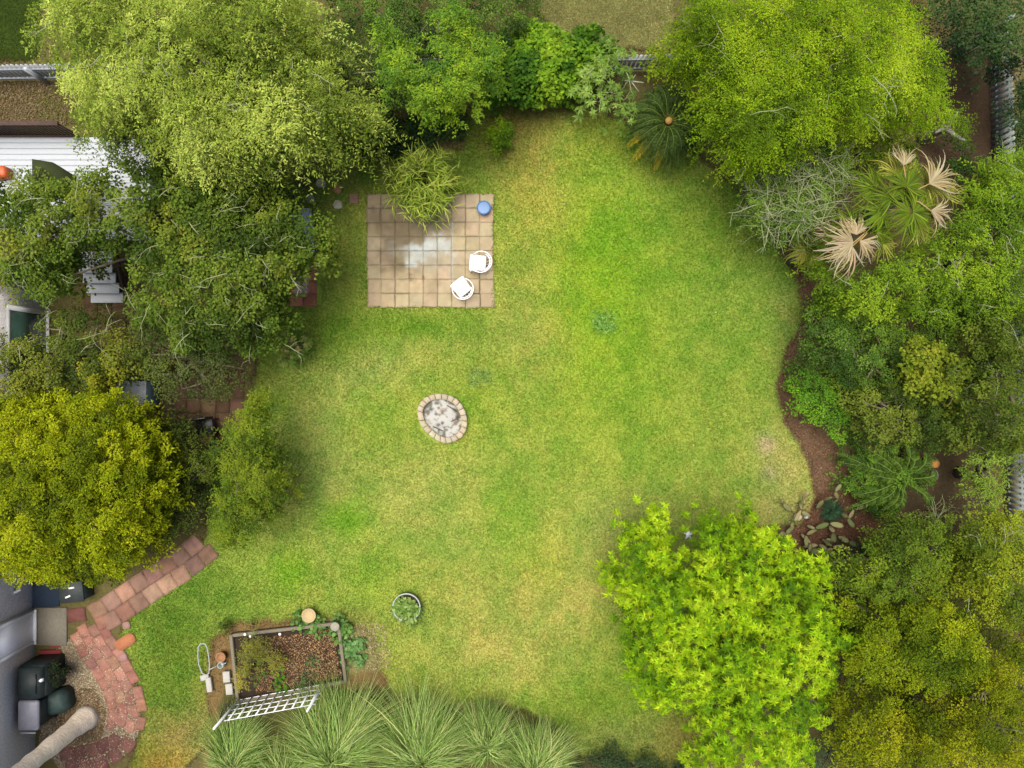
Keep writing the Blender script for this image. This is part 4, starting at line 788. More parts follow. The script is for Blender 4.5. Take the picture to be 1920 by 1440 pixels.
tussock('spiky blue-green yucca in the middle of the prickly pear', (1555, 958), 420, .42, 90, 90, 91, .38, .03, ((44, 74, 52), (66, 100, 72), (92, 124, 88)), 'yucca', 'yucca', None, .02, 1.3, .95)
# weeds and flowers
def leaves_patch(name, label, cat, pts, L, W, cols, seed, per=8, h=.18, group=None, k=1.3, mat_='leaf', rad=.12, z0=0.0):
    rng = np.random.default_rng(seed); parts = []; st = MB(); allc = []
    for x, y in pts:
        b = at(x, y, 0); allc.append(b); m = per; an = np.arange(m) * 2.4 + rng.random() * 6; r = rng.uniform(.3, 1, m) * rad
        C = np.stack([b[0] + np.cos(an) * r, b[1] + np.sin(an) * r, rng.uniform(.4, 1, m) * h + z0], 1); N = unit(np.array([0, 0, 1.]) + rng.normal(0, .25, (m, 3))); D = unit(np.stack([np.cos(an), np.sin(an), np.zeros(m)], 1) + rng.normal(0, .3, (m, 3)))
        # rounded hexagonal leaves
        s = unit(np.cross(D, N)); l = (L * rng.uniform(.7, 1.2, m))[:, None]; w = l * W / L
        q = [C, C + D * l * .25 + s * w * .45, C + D * l * .7 + s * w * .4, C + D * l, C + D * l * .7 - s * w * .4, C + D * l * .25 - s * w * .45]
        V = np.stack(q, 1).reshape(-1, 3); F = np.arange(6 * m).reshape(m, 6); parts.append((V, F, np.repeat(pal(rng, m, cols, None, .14, k), 6, 0)))
        for j in range(0, m, 2): st.tube([b, C[j]], .004, 4, alb((110, 130, 60)))
    V, F, K = cat_(parts); cc = np.mean(allc, 0); root = empty(name, (cc[0], cc[1], 0), label, cat, group)
    mesh('leaves', V, F, M[mat_], root, K); st.build('stems', M['attrfine'], root)
rr = random.Random(4)
LG = [(74, 112, 48), (108, 150, 68), (140, 178, 92)]
leaves_patch('squash_plant', 'round-leaved pale green plant against the right board of the vegetable bed', 'plant', [(rr.uniform(645, 680), rr.uniform(1198, 1244)) for _ in range(30)], .11, .1, [(84, 124, 60), (116, 160, 88), (150, 188, 116)], 101, 6, .16)
leaves_patch('melon_vine', 'leafy vine along the top board of the vegetable bed', 'plant', [(rr.uniform(566, 652), 1170 + rr.uniform(-12, 14)) for _ in range(24)] + [(rr.uniform(556, 572), rr.uniform(1140, 1170)) for _ in range(5)] + [(rr.uniform(636, 655), rr.uniform(1155, 1200)) for _ in range(10)], .12, .1, LG, 102, 6, .2)
leaves_patch('ring_of_strawberries', 'low plants filling the round white planter ring', 'plant', [(762 + 19 * math.sqrt(rr.random()) * math.cos(a), 1139 + 19 * math.sqrt(rr.random()) * math.sin(a)) for a in [rr.random() * 6.28 for _ in range(46)]], .10, .07, [(92, 124, 46), (126, 156, 70), (164, 182, 108)], 103, 8, .16, z0=.21, k=1.7)
leaves_patch('trailing_weed', 'sprigs of pale leaves outside the planter ring lower right', 'plant', [(785, 1150), (790, 1160), (778, 1166), (770, 1170), (790, 1140)], .08, .06, [(130, 160, 90)], 104, 6, .08)
leaves_patch('kale_plant', 'small grey-green plant in the right half of the vegetable bed', 'plant', [(590, 1232), (597, 1240), (584, 1238)], .1, .05, [(84, 116, 66), (118, 146, 88)], 105, 9, .2)
leaves_patch('basil_plant', 'bright green leafy plant near the bottom of the vegetable bed', 'plant', [(525, 1268), (532, 1278), (520, 1280), (535, 1288), (527, 1258)], .11, .08, [(84, 130, 34), (116, 160, 50)], 106, 9, .25)
leaves_patch('pepper_plant', 'dull green plant at the lower middle of the vegetable bed', 'plant', [(570, 1270), (575, 1280), (565, 1286), (580, 1262)], .1, .05, [(74, 100, 60), (100, 124, 74)], 107, 9, .25)
leaves_patch('seedling', 'single yellow-green seedling below the top board of the vegetable bed', 'plant', [(498, 1205), (503, 1200)], .1, .05, [(140, 160, 50)], 108, 6, .12)
leaves_patch('clover_tuft', 'dark rosette tuft in the bright upper part of the lawn', 'weed', [(1132 + rr.uniform(-18, 18), 603 + rr.uniform(-16, 16)) for _ in range(26)], .07, .05, [(110, 158, 60), (140, 180, 90)], 109, 6, .05, k=1.7)
leaves_patch('thistle_tuft', 'grey-green weed tuft in the lawn above the fire pit', 'weed', [(902 + rr.uniform(-20, 20), 705 + rr.uniform(-12, 12)) for _ in range(18)], .07, .04, [(120, 158, 70), (150, 176, 100)], 110, 6, .05, k=1.7)
plant('asparagus_fern', 'plant', 'feathery olive asparagus filling the left half of the vegetable bed', [(440, 1215), (465, 1203), (490, 1205), (515, 1220), (522, 1240), (500, 1255), (475, 1250), (472, 1290), (455, 1300), (443, 1280), (450, 1250)],
      .25, .85, [(120, 124, 48), (152, 152, 60), (190, 170, 70)], 'spray', sp=13, m=110, rc=.2, L=.06, W=.02, seed=47, gap=.2, edge=5, fill=.3)
plant('green_fern', 'plant', 'small green herb between the asparagus and the wood chips', [(455, 1235), (490, 1240), (505, 1262), (480, 1275), (460, 1262)], .15, .45, [(70, 104, 40), (104, 136, 56)], 'spray', sp=15, m=50, rc=.15, L=.06, W=.018, seed=48, gap=.3, edge=4)
plant('tomato_plant', 'plant', 'wispy plant inside the yellow wire ring above the vegetable bed', [(460, 1168), (475, 1160), (485, 1172), (482, 1188), (466, 1190)], .15, .5, [(90, 118, 56), (124, 150, 76)], 'spray', sp=14, m=40, rc=.13, L=.05, W=.015, seed=49, edge=3, fill=0)
plant('dark_weed', 'plant', 'dark weed clump at the top left corner of the vegetable bed', [(400, 1165), (425, 1158), (440, 1175), (425, 1190), (405, 1188)], .1, .35, [(66, 88, 30), (98, 112, 40)], 'blob', sp=14, m=40, rc=.14, L=.06, W=.03, seed=51, edge=3)
# ------------------------------------------------------------------ FENCES
def picket_fence(label, a, b, h, step, pw, m, name='picket_fence', cat='fence', side=0):
    A = at(*a, 0); B = at(*b, 0); d = B - A; L = np.linalg.norm(d); d /= L; ang = math.atan2(d[1], d[0]); nrm = np.array([-d[1], d[0], 0])
    root = empty(name, tuple(A), label, cat); pk = MB(); n = int(L / step); rng = random.Random(int(L * 100))
    for i in range(n):
        c = A + d * (i + .5) * step; hh = h + rng.uniform(-.02, .02)
        pk.box((c[0], c[1], hh / 2 + .04), (pw, .02, hh - .08), ang + rng.uniform(-.02, .02), ry=0)
        pk.prism([], 0, 0) if False else None
        t = .045
        V = [(-pw / 2, -.01, hh), (pw / 2, -.01, hh), (0, -.01, hh + t), (-pw / 2, .01, hh), (pw / 2, .01, hh), (0, .01, hh + t)]
        V = [(c[0] + x * math.cos(ang) - y * math.sin(ang), c[1] + x * math.sin(ang) + y * math.cos(ang), z) for x, y, z in V]
        pk.add(V, [[0, 1, 2], [5, 4, 3], [1, 4, 5, 2], [3, 0, 2, 5]])
    pk.build('pickets', m, root)
    for z in (.22, h - .2):
        c = (A + B) / 2 + nrm * .028 * (side or (-1 if nrm[1] > 0 else 1)); MB().box((c[0], c[1], z), (L, .036, .085), ang).build('rail', m, root)
    k = max(2, int(L / 2.4))
    for i in range(k + 1):
        c = A + d * L * i / k + nrm * .095 * (side or (-1 if nrm[1] > 0 else 1)); MB().box((c[0], c[1], h / 2), (.09, .09, h + .04), ang).build('post', m, root)
    return root
picket_fence('white picket fence running along the top of the yard under the trees', (-80, 153), (1460, 129), .95, .125, .085, M['whitepaint'])
picket_fence('weathered grey-white picket fence along the right edge, half overgrown', (1851, 60), (1882, 1010), .92, .16, .105, M['greypaint'], side=1)

# ------------------------------------------------------------------ HOUSE
hx0 = -960 * S * 1.6
root = empty('house', (at(66, 900)[0], at(66, 900)[1], 0), 'grey-brown sided house at the left edge with white framed doors', 'house')
def hpoly(px0, px1, py0, py1): return [xy(px0, py0), xy(px1, py0), xy(px1, py1), xy(px0, py1)]
mb = MB(); mb.prism(hpoly(-620, 62, 452, 1139), -.05, 3.0); mb.build('wall', M['siding'], root)
mb = MB(); mb.prism(hpoly(-620, 66, 1140.2, 1700), -.05, 3.0)
mb.build('wall', M['siding'], root)
mb = MB(); e = .25; x0, y0 = xy(-640, 440); x1, y1 = xy(66, 1720); xr = (x0 + x1) / 2
V = [(x0, y0, 3.002), (x1 + e, y0, 3.002), (x1 + e, y1, 3.002), (x0, y1, 3.002), (xr, y0 - 2, 4.6), (xr, y1 + 2, 4.6)]
mb.add(V, [[0, 1, 4], [1, 2, 5, 4], [2, 3, 5], [3, 0, 4, 5], [3, 2, 1, 0]], alb((96, 88, 84))); mb.build('roof', M['attr'], root)
def door_on_wall(pxw, pya, pyb, z0, z1, panel, name, inner='glass_panel', fr=.10, dep=.05):
    xa, ya = xy(pxw, pya); _, yb = xy(pxw, pyb); ym = (ya + yb) / 2; L = abs(ya - yb); f = MB()
    f.box((xa + dep / 2, ya - fr / 2, (z0 + z1) / 2), (dep, fr, z1 - z0)); f.box((xa + dep / 2, yb + fr / 2, (z0 + z1) / 2), (dep, fr, z1 - z0))
    f.box((xa + dep / 2, ym, z1 - fr / 2), (dep + .004, L - 2 * fr, fr)); f.box((xa + dep / 2 + .02, ym, z0 + .03), (dep + .05, L - .004, .06))
    o = f.build(name, M['white'], root)
    g = MB(); g.box((xa + .012, ym, (z0 + z1) / 2), (.02, L - 2 * fr, z1 - z0 - fr)); g.build(inner, panel, o)
M['teal'] = mat('teal_glass', alb((96, 132, 118)), rough=.15, spec=.5, noise=.1, nscale=30)
M['doorwhite'] = mat('door_panel', (.75, .75, .78), rough=.6, noise=.05)
M['violet'] = mat('window_glass', alb((120, 118, 140)), rough=.12, spec=.5)
mb = MB(); mb.prism(hpoly(62.2, 88, 552, 748), -.05, 2.4); mb.build('bay_wall', M['siding'], root)
door_on_wall(88, 583, 742, .02, 1.62, M['teal'], 'sliding_door', fr=.13)
door_on_wall(66, 1141, 1206, .06, 2.0, M['doorwhite'], 'door', 'door_panel')
# small white framed basement window hood in front of the dark strip
door_on_wall(40, 1092, 1138, .02, 1.3, M['violet'], 'window')
c = at(46, 1104); MB().box((c[0], c[1], .75), (.9, .07, .06), R(26)).build('hood_rail', M['white'], root)

# ------------------------------------------------------------------ DECK, STAIRS
ZD = 1.0
a = at(-60, 257, ZD); b = at(282, 452, ZD)
root = empty('deck', (a[0] + 3, b[1], 0), 'white painted timber deck at the left under the olive tree', 'deck'); mb = MB(); y = a[1]; st = .152
while y - st > b[1]:
    mb.box(((a[0] + b[0]) / 2, y - st / 2, ZD - .02), (b[0] - a[0], st - .008, .04), bev=.004); y -= st
mb.build('deck_boards', M['whitepaint'], root)
mb = MB(); mb.box((b[0] - .03, (a[1] + y) / 2, ZD - .16), (.04, a[1] - y, .22)); mb.box(((a[0] + b[0]) / 2 - .05, y + .03, ZD - .16), (b[0] - a[0] - .1, .04, .22)); mb.build('fascia', M['whitepaint'], root)
for qx in (a[0] + .4, (a[0] + b[0]) / 2, b[0] - .2):
    for qy in (a[1] - .2, y + .2): MB().box((qx, qy, ZD / 2 - .06), (.1, .1, ZD - .1)).build('post', M['wood'], root)
ra = at(-60, 257, ZD); rb = at(150, 257, ZD); rl = MB(); L = rb[0] - ra[0]
o = MB().box(((ra[0] + rb[0]) / 2, ra[1] + .03, ZD + .93), (L, .12, .04), bev=.006).build('railing', M['brownwood'], root)
nb = int(L / .105)
for i in range(nb): rl.box((ra[0] + (i + .5) * L / nb, ra[1] + .04, ZD + .42), (.035, .035, .98))
rl.box(((ra[0] + rb[0]) / 2, ra[1] + .0, ZD + .06), (L, .03, .06)); rl.build('balusters', M['brownwood'], o)
# stairs coming down towards the viewer's side
stair = empty('staircase', at(195, 520), 'white painted stairs leading down from the deck, seen through the olive tree', 'stairs')
for i, z in enumerate((.84, .67, .50, .33, .17)):
    p1 = at(148, 452 + 0, ZD); yy = at(0, [472, 492, 512, 531, 549][i] if True else 0, z)[1]
    xa = at([148, 148, 155, 162, 170][i], 0, z)[0]; xb = xa + 60 * S
    MB().box(((xa + xb) / 2, yy - .13, z - .02), (xb - xa, .29, .04), bev=.006).build('tread', M['whitepaint'], stair)
for sx in (at(150, 0, .8)[0] + .05, at(150, 0, .8)[0] + 60 * S - .05):
    V = []; q0 = at(0, 462, .84)[1]; q1 = at(0, 562, .1)[1]
    mb = MB(); mb.add([(sx - .02, q0, .55), (sx - .02, q0, .80), (sx - .02, q1, .12), (sx - .02, q1, 0), (sx + .02, q0, .55), (sx + .02, q0, .80), (sx + .02, q1, .12), (sx + .02, q1, 0)], [[0, 3, 2, 1], [4, 5, 6, 7], [0, 1, 5, 4], [1, 2, 6, 5], [2, 3, 7, 6], [3, 0, 4, 7]]); mb.build('stringer', M['brownwood'], stair)
# olive canopy and orange cushion on the deck
ZC = ZD + 1.3
P = [at(60, 298, ZC + .25), at(98, 304, ZC + .2), at(140, 330, ZC), at(130, 372, ZC - .1), at(60, 366, ZC - .05)]
c = sum(P) / 5; root = empty('patio_umbrella', (c[0], c[1], ZD), 'half-hidden olive cloth umbrella standing on the white deck', 'umbrella')
mb = MB(); ap = c + [0, 0, .35]; n = 5; V = list(P) + [ap] + [p - [0, 0, .12] for p in P]; F = [[(i + 1) % n, i, 5] for i in range(n)] + [[i, (i + 1) % n, 6 + (i + 1) % n, 6 + i] for i in range(n)]
mb.add(V, F, alb((70, 78, 44))); mb.build('canopy', M['attrfine'], root); MB().tube([(c[0], c[1], ZD), tuple(ap)], .022, 10).build('pole', M['black'], root)
c = at(-5, 322, ZD + .3); mb = MB(); mb.box((c[0], c[1], ZD + .16), (.42, .3, .3), R(10), bev=.05); tag(mb.build('storage_crate', mat('orange_plastic', alb((238, 112, 56)), rough=.5)), 'orange plastic crate on the deck at the left picture edge', 'crate')
c = at(576, 440, .4)
mb = MB(); mb.prism([at(540, 392, .42)[:2], at(582, 390, .42)[:2], at(594, 470, .42)[:2], at(556, 478, .42)[:2]], .36, .42)
root = empty('garden_table', (at(566, 436)[0], at(566, 436)[1], 0), 'white low garden table glimpsed through the leaves left of the patio', 'table'); mb.build('tabletop', M['whitepaint'], root)
for q in ((546, 398), (577, 396), (588, 464), (560, 470)):
    c = at(*q, .42); MB().box((c[0], c[1], .18), (.06, .06, .36)).build('leg', M['whitepaint'], root)
c = at(240, 738, .8); root = empty('storage_box', (c[0], c[1], 0), 'pale blue garden storage box corner poking out above the golden tree', 'box')
MB().box((c[0] + .05, c[1], .36), (.78, .62, .72), bev=.02).build('box_body', mat('pale_blue', alb((160, 186, 196)), rough=.6, noise=.1), root); MB().box((c[0] + .05, c[1], .75), (.84, .68, .05), bev=.015).build('lid', M['whitepaint'], root)
# brown terrace chair and dark pot by the brick terrace
c = at(385, 800, .4); root = empty('garden_chair', (c[0], c[1], 0), 'dark garden chair at the end of the brick terrace, in shade', 'chair')
MB().box((c[0], c[1], .42), (.46, .46, .05), R(8), bev=.02).build('seat', M['black'], root); MB().box((c[0] - .02, c[1] + .23, .66), (.46, .05, .5), R(8), bev=.02).build('backrest', M['black'], root)
for sx in (-.2, .2):
    for sy in (-.2, .2): MB().tube([(c[0] + sx, c[1] + sy, 0), (c[0] + sx, c[1] + sy, .42)], .018, 8).build('leg', M['black'], root)
c = at(392, 822, .1); mb = MB(); mb.lathe((c[0], c[1], 0), [(.11, 0), (.16, .28), (.18, .28), (.18, .32), (.14, .32), (.13, .26), (0, .26)], 20); tag(mb.build('plant_pot', M['terra'], smooth=True), 'terracotta pot beside the dark garden chair', 'pot')

# ------------------------------------------------------------------ PATIO FURNITURE
def chair(label, px, py, az):
    b = at(px, py, .45); root = empty('patio_chair', (b[0], b[1], 0), label, 'chair', 'white metal chairs on the patio'); ca, sa = math.cos(az), math.sin(az)
    W = lambda x, y, z: (b[0] + x * ca - y * sa, b[1] + x * sa + y * ca, z)     # +x is the way the chair faces
    mb = MB(); n = 5; s = .222; g = []
    # cushion: rounded square, thicker in the middle
    V = []; F = []; k = 9
    for zt in (1, -1):
        for i in range(k):
            for j in range(k):
                u, v = -1 + 2 * i / (k - 1), -1 + 2 * j / (k - 1); e = max(abs(u), abs(v)); r = 1 - .06 * (abs(u * v) ** 3)
                V.append(W(u * s * r * (1.04 if u > 0 else 1) + .03, v * s * r * (1.05 if u > 0 else .95), .445 + zt * (.032 * (1 - e ** 6) + .004)))
    for q in range(2):
        for i in range(k - 1):
            for j in range(k - 1):
                f = [q * k * k + i * k + j, q * k * k + (i + 1) * k + j, q * k * k + (i + 1) * k + j + 1, q * k * k + i * k + j + 1]; F.append(f if q == 0 else f[::-1])
    ring = [i * k for i in range(k)] + [(k - 1) * k + j for j in range(1, k)] + [i * k + k - 1 for i in range(k - 2, -1, -1)] + [j for j in range(k - 2, 0, -1)]
    for i in range(len(ring)): a_, b_ = ring[i], ring[(i + 1) % len(ring)]; F.append([a_, a_ + k * k, b_ + k * k, b_])
    mb.add(V, F); mb.build('seat', M['white'], root, True)
    th = np.linspace(R(70), R(290), 26)
    for nm, rx, ry, z0, z1, rad in (('armrest', .30, .285, .66, .70, .014), ('backrest_rail', .25, .24, .62, .76, .013)):
        t2 = th if nm == 'armrest' else np.linspace(R(118), R(242), 16)
        P = [W(-.06 + rx * math.cos(t), ry * math.sin(t), z0 + (z1 - z0) * (1 - math.cos(t - math.pi)) * 0 + (.10 * max(0, -math.cos(t)))) for t in t2]
        MB().tube(P, rad, 8).build(nm, M['white'], root, True)
    for t in np.linspace(R(135), R(225), 6):
        MB().tube([W(-.2, .2 * math.sin(t) * 1.3, .45), W(-.06 + .28 * math.cos(t), .27 * math.sin(t), .66 + .1 * max(0, -math.cos(t)))], .008, 6).build('back_slat', M['white'], root)
    for x, y in ((.21, .2), (.21, -.2), (-.19, .19), (-.19, -.19)):
        MB().tube([W(x * 1.12, y * 1.12, .0), W(x, y, .425)], .014, 8).build('leg', M['white'], root)
    for t in (70, 290): MB().tube([W(.2, .2 * (1 if t < 180 else -1), .43), W(-.06 + .30 * math.cos(R(t)), .285 * math.sin(R(t)), .66)], .014, 8).build('arm_support', M['white'], root)
chair('white chair facing left, the upper of two at the patio right edge', 898, 493, R(176))
chair('white chair turned to the upper left, nearest the patio bottom edge', 866, 540, R(128))
c = at(907, 389, .25); root = empty('bucket', (c[0], c[1], 0), 'blue round tub with a lid at the top right corner of the patio', 'bucket'); M['blue'] = mat('blue_plastic', alb((98, 150, 212)), rough=.45, spec=.4, noise=.08, nscale=9); M['blue2'] = mat('blue_rim', alb((74, 136, 206)), rough=.45)
MB().lathe((c[0], c[1], .02), [(.13, 0), (.165, .2), (.165, .21)], 32).build('tub', M['blue2'], root, True)
MB().lathe((c[0], c[1], .222), [(.19, 0), (.195, .012), (.19, .03), (.178, .03), (.172, .016)], 40).build('rim', M['blue2'], root, True)
MB().lathe((c[0], c[1], .236), [(.176, 0), (.176, .004), (.15, .008), (.02, .009), (0, .009)], 40).build('lid', M['blue'], root, True)

# ------------------------------------------------------------------ FIRE PIT
rng = np.random.default_rng(7); b = at(829, 784, 0); root = empty('fire_pit', (b[0], b[1], 0), 'round fire pit of tan concrete blocks with white ash in the middle of the lawn', 'fire pit')
ptsO = [(782, 770), (786, 757), (797, 746), (810, 740), (826, 738), (842, 741), (856, 748), (866, 760), (873, 775), (876, 790), (874, 806), (866, 819), (852, 828), (838, 831), (824, 828), (810, 820), (797, 808), (786, 793)]
def ringpt(t, off):
    a = t * 2 * math.pi; pt = np.array(ptsO + ptsO[:1], float); k = t * len(ptsO) % len(ptsO); i = int(k); f = k - i; o = pt[i] * (1 - f) + pt[i + 1] * f
    v = np.array([829, 785]) - o; return o + v / np.linalg.norm(v) * off
NB = 22
for i in range(NB):
    t0, t1 = (i + .035) / NB, (i + .965) / NB; zt = .2 + rng.uniform(-.006, .006)
    q = [ringpt(t0, 0), ringpt((t0 + t1) / 2, -.6), ringpt(t1, 0), ringpt(t1, 10.5), ringpt((t0 + t1) / 2, 10), ringpt(t0, 10.5)]
    W_ = [at(*p, zt)[:2] for p in q]; cc = np.mean(W_, 0); mb = MB(); n = 6; col = lin((222, 204, 176)) * np.exp(rng.normal(0, .07)) * np.exp(rng.normal(0, .03, 3)) / LIGHT
    inn = [w_ + (cc - w_) * .06 for w_ in W_]; pts = [(x, y, -.02) for x, y in W_] + [(x, y, zt - .012) for x, y in W_] + [(x, y, zt) for x, y in inn]
    ar = sum(W_[k][0] * W_[(k + 1) % 6][1] - W_[(k + 1) % 6][0] * W_[k][1] for k in range(6)); F = [[k, (k + 1) % n, (k + 1) % n + n, k + n] for k in range(n)] + [[k + n, (k + 1) % n + n, (k + 1) % n + 2 * n, k + 2 * n] for k in range(n)] + [list(range(2 * n, 3 * n))]
    if ar < 0: F = [f[::-1] for f in F]
    mb.add(pts, F, col); mb.build('block', M['attr'], root)
# ash bed, mottled, darker towards the rim and in an upper left patch
g = 44; u = np.linspace(-1, 1, g); U, W_ = np.meshgrid(u, u); U = U.ravel(); W_ = W_.ravel(); ang = np.arctan2(W_, U)
sq = np.maximum(abs(U), abs(W_)); rr2 = sq; ux = np.cos(ang) * sq; uy = np.sin(ang) * sq
px = 829 + ux * 37 + uy * 4; py = 785 + uy * 37 + ux * 3
hx = (fbm(px, py, 10, 5) - .5); hz = .06 + hx * .09 + .04 * (1 - rr2)
n1 = fbm(px, py, 11, 44); n2 = fbm(px, py, 5, 45); c = np.tile(lin((218, 214, 208)), (len(px), 1))
dk = np.clip((n1 - .50) * 5 + (n2 - .5) * 4 + (rr2 - .62) * 2.2, 0, 1)[:, None]; c = c * (1 - dk * .8) + lin((92, 86, 66)) * dk * .8
mo = (np.clip(.55 - np.hypot((px - 806) / 12, (py - 760) / 10), 0, 1) * 1.4)[:, None].clip(0, 1); c = c * (1 - mo) + lin((104, 112, 84)) * mo
br = (np.clip((fbm(px, py, 9, 48) - .6) * 6, 0, 1))[:, None]; c = c * (1 - br * .5) + lin((168, 136, 104)) * br * .5
for _x, _y, _r in ((821, 797, 4), (858, 781, 4), (852, 768, 4), (808, 768, 4), (830, 793, 3)): q = np.exp(-((px - _x) ** 2 + (py - _y) ** 2) / _r ** 2)[:, None] * .75; c = c * (1 - q) + lin((52, 44, 38)) * q
i = (np.arange(g - 1)[:, None] * g + np.arange(g - 1)[None]).ravel(); mesh('ash_bed', atv(px, py, hz), np.stack([i, i + 1, i + g + 1, i + g], 1)[:, ::1], M['attrfine'], root, c / LIGHT)
for x0, y0, x1, y1 in ((838, 760, 856, 772), (812, 800, 830, 808), (846, 790, 862, 782)):
    MB().tube([at(x0, y0, .14), at((x0 + x1) / 2 + 1, (y0 + y1) / 2, .15), at(x1, y1, .13)], .012, 7, alb((110, 96, 84))).build('charred_stick', M['attr'], root)

# ------------------------------------------------------------------ VEGETABLE BED
root = empty('vegetable_bed', at(540, 1240), 'raised vegetable bed of weathered boards filled with dark soil', 'planter')
cn = [(433, 1192), (634, 1169), (648, 1278), (446, 1316)]
for k in range(4):
    p0 = at(*cn[k], .16); p1 = at(*cn[(k + 1) % 4], .16); d = p1 - p0; L = np.linalg.norm(d); m_ = (p0 + p1) / 2
    MB().box((m_[0], m_[1], .085 + .003 * k), (L + (.06 if k % 2 else -.1), .085, .19), math.atan2(d[1], d[0]), bev=.01).build('board', M['wood'], root)
mb = MB(); mb.prism([xy(*q) for q in cn], -.02, .08, alb((120, 88, 60))); mb.build('soil', M['soil'], root)
scatter('wood_chips', [(470, 1200), (625, 1180), (640, 1270), (480, 1300)], 6500, .04, [(88, 60, 38), (140, 100, 66), (196, 160, 116), (110, 78, 50)], 'brown wood chips covering the soil of the vegetable bed', 'wood chips', .085, seed=12)
scatter('straw_mulch', [(392, 1165), (560, 1150), (600, 1150), (640, 1160), (430, 1186), (425, 1300), (395, 1300)], 2400, .035, [(120, 96, 62), (168, 140, 96), (104, 84, 50)], 'dry brown straw around the left and top of the vegetable bed', 'mulch', .0, seed=13)
for (x, y) in ((460, 1189), (467, 1195), (523, 1191)):
    c = at(x, y, .2); V = []; mb = MB(); mb.lathe((c[0], c[1], .2 if y < 1191.5 and x < 500 else .1), [(.03, 0), (.045, .02), (.03, .045), (0, .05)], 8)
    tag(mb.build('pebble', M['white'], smooth=True), {460: 'white pebble on the top board of the vegetable bed, left one', 467: 'white pebble just below the top board, under the left pebble', 523: 'lone white pebble on the soil right of the other two'}[x], 'pebble')
# trellis: a standing lattice panel
A = at(453, 1306, 0); B = at(611, 1277, 0); d = B - A; L = np.linalg.norm(d); d /= L; ang = math.atan2(d[1], d[0])
root = empty('trellis', tuple((A + B) / 2), 'white lattice trellis standing along the bottom of the vegetable bed', 'trellis'); HT = 1.28; mb = MB()
nc = 9
for i in range(nc + 1):
    c = A + d * (L * (i + .5) / (nc + 1)); mb.box((c[0], c[1], .12 + (HT + .06) / 2), (.042, .014, HT + .06 ), ang)
nv_ = d[[1, 0, 2]] * [1, -1, 0]
for j in range(5):
    z = .16 + j * (HT - .04) / 4; c = (A + B) / 2 + nv_ * .015; mb.box((c[0], c[1], z), (L + .02, .012, .042), ang)
mb.build('lattice', M['white'], root)
for v in root.children[-1].data.vertices: v.co.x += .06 * v.co.z
for e_, hh in ((A, 1.88), (B, 1.85)):
    MB().box((e_[0], e_[1], hh / 2), (.04, .045, hh), ang).build('post', M['white'], root)
# black iron plant support at its left end
c = at(436, 1322, .35); root = empty('plant_support', (c[0], c[1], 0), 'black curled iron plant support at the left end of the white trellis', 'plant support')
for k in range(4):
    a_ = k * math.pi / 2; MB().tube([(c[0] + .14 * math.cos(a_), c[1] + .14 * math.sin(a_), 0), (c[0] + .15 * math.cos(a_), c[1] + .15 * math.sin(a_), .6), (c[0] + .03 * math.cos(a_), c[1] + .03 * math.sin(a_), 1.15)], .008, 6).build('rod', M['black'], root)
for z, r_ in ((.25, .15), (.6, .16), (.9, .1)):
    t = np.linspace(0, 2 * math.pi, 20, endpoint=False); MB().tube([(c[0] + r_ * math.cos(q), c[1] + r_ * math.sin(q), z) for q in t], .007, 6, closed=True).build('hoop', M['black'], root)
t = np.linspace(0, 14, 70); MB().tube([(c[0] + (.05 + .012 * q) * math.cos(q), c[1] + (.05 + .012 * q) * math.sin(q), .3 + .04 * q) for q in t], .009, 6).build('spiral', M['black'], root)
# small garden things
M['pale'] = mat('pale_concrete', alb((214, 208, 200)), rough=.85, noise=.12, nscale=20, bump=.2)
M['galv'] = mat('pale_grey_metal', alb((196, 206, 204)), rough=.4, spec=.5, noise=.08)
def block(px, py, ang, label, sx=.20, sy=.38, hh=.14):
    c = at(px, py, hh); r_ = empty('concrete_block', (c[0], c[1], 0), label, 'concrete block', 'pale concrete blocks beside the vegetable bed'); m1 = MB()
    m1.box((c[0], c[1], hh / 2), (sx, sy, hh), ang, bev=.012).build('block_body', M['pale'], r_)
block(391, 1285, R(8), 'pale concrete block lying below the foot of the white hoop', .15, .4)
block(424, 1270, R(5), 'upper of two pale concrete blocks against the bed left board', .19, .30)
block(429, 1293, R(5), 'lower of two pale concrete blocks against the bed left board', .19, .30)
loop = [(372, 1213), (376, 1207), (384, 1207), (388, 1213), (391, 1228), (393, 1245), (392, 1262), (386, 1266), (379, 1262), (373, 1246), (371, 1230)]
P = np.array([at(x, y, .35 - .3 * (y - 1207) / 60) for x, y in loop]); root = empty('wire_hoop', tuple(at(386, 1268)), 'long white metal hoop leaning beside the terracotta pot', 'hoop')
MB().tube(P, .018, 8, closed=True).build('loop', M['galv'], root, True); c = at(384, 1270, .06); MB().box((c[0], c[1], .05), (.24, .16, .1), R(12), bev=.02).build('foot', M['pale'], root)
c = at(414, 1232, .2); root = empty('plant_pot', (c[0], c[1], 0), 'terracotta pot of dark soil left of the vegetable bed', 'pot')
MB().lathe((c[0], c[1], 0), [(.09, 0), (.125, .19), (.14, .19), (.14, .23), (.105, .23), (.10, .19)], 24).build('pot_wall', M['terra'], root, True); MB().lathe((c[0], c[1], .17), [(.10, 0), (.10, .012), (0, .02)], 20).build('soil', M['soil'], root)
c = at(413, 1248, .2); root = empty('watering_can', (c[0], c[1], 0), 'small white watering can with its spout pointing left, below the terracotta pot', 'watering can')
MB().lathe((c[0], c[1], 0), [(.10, 0), (.085, .2), (.07, .205), (.065, .19), (.075, .05), (0, .05)], 24).build('can_body', M['galv'], root, True)
MB().tube([(c[0] - .08, c[1] - .02, .06), (c[0] - .2, c[1] - .07, .17), (c[0] - .30, c[1] - .1, .24)], [.022, .014, .011], 8).build('spout', M['galv'], root, True)
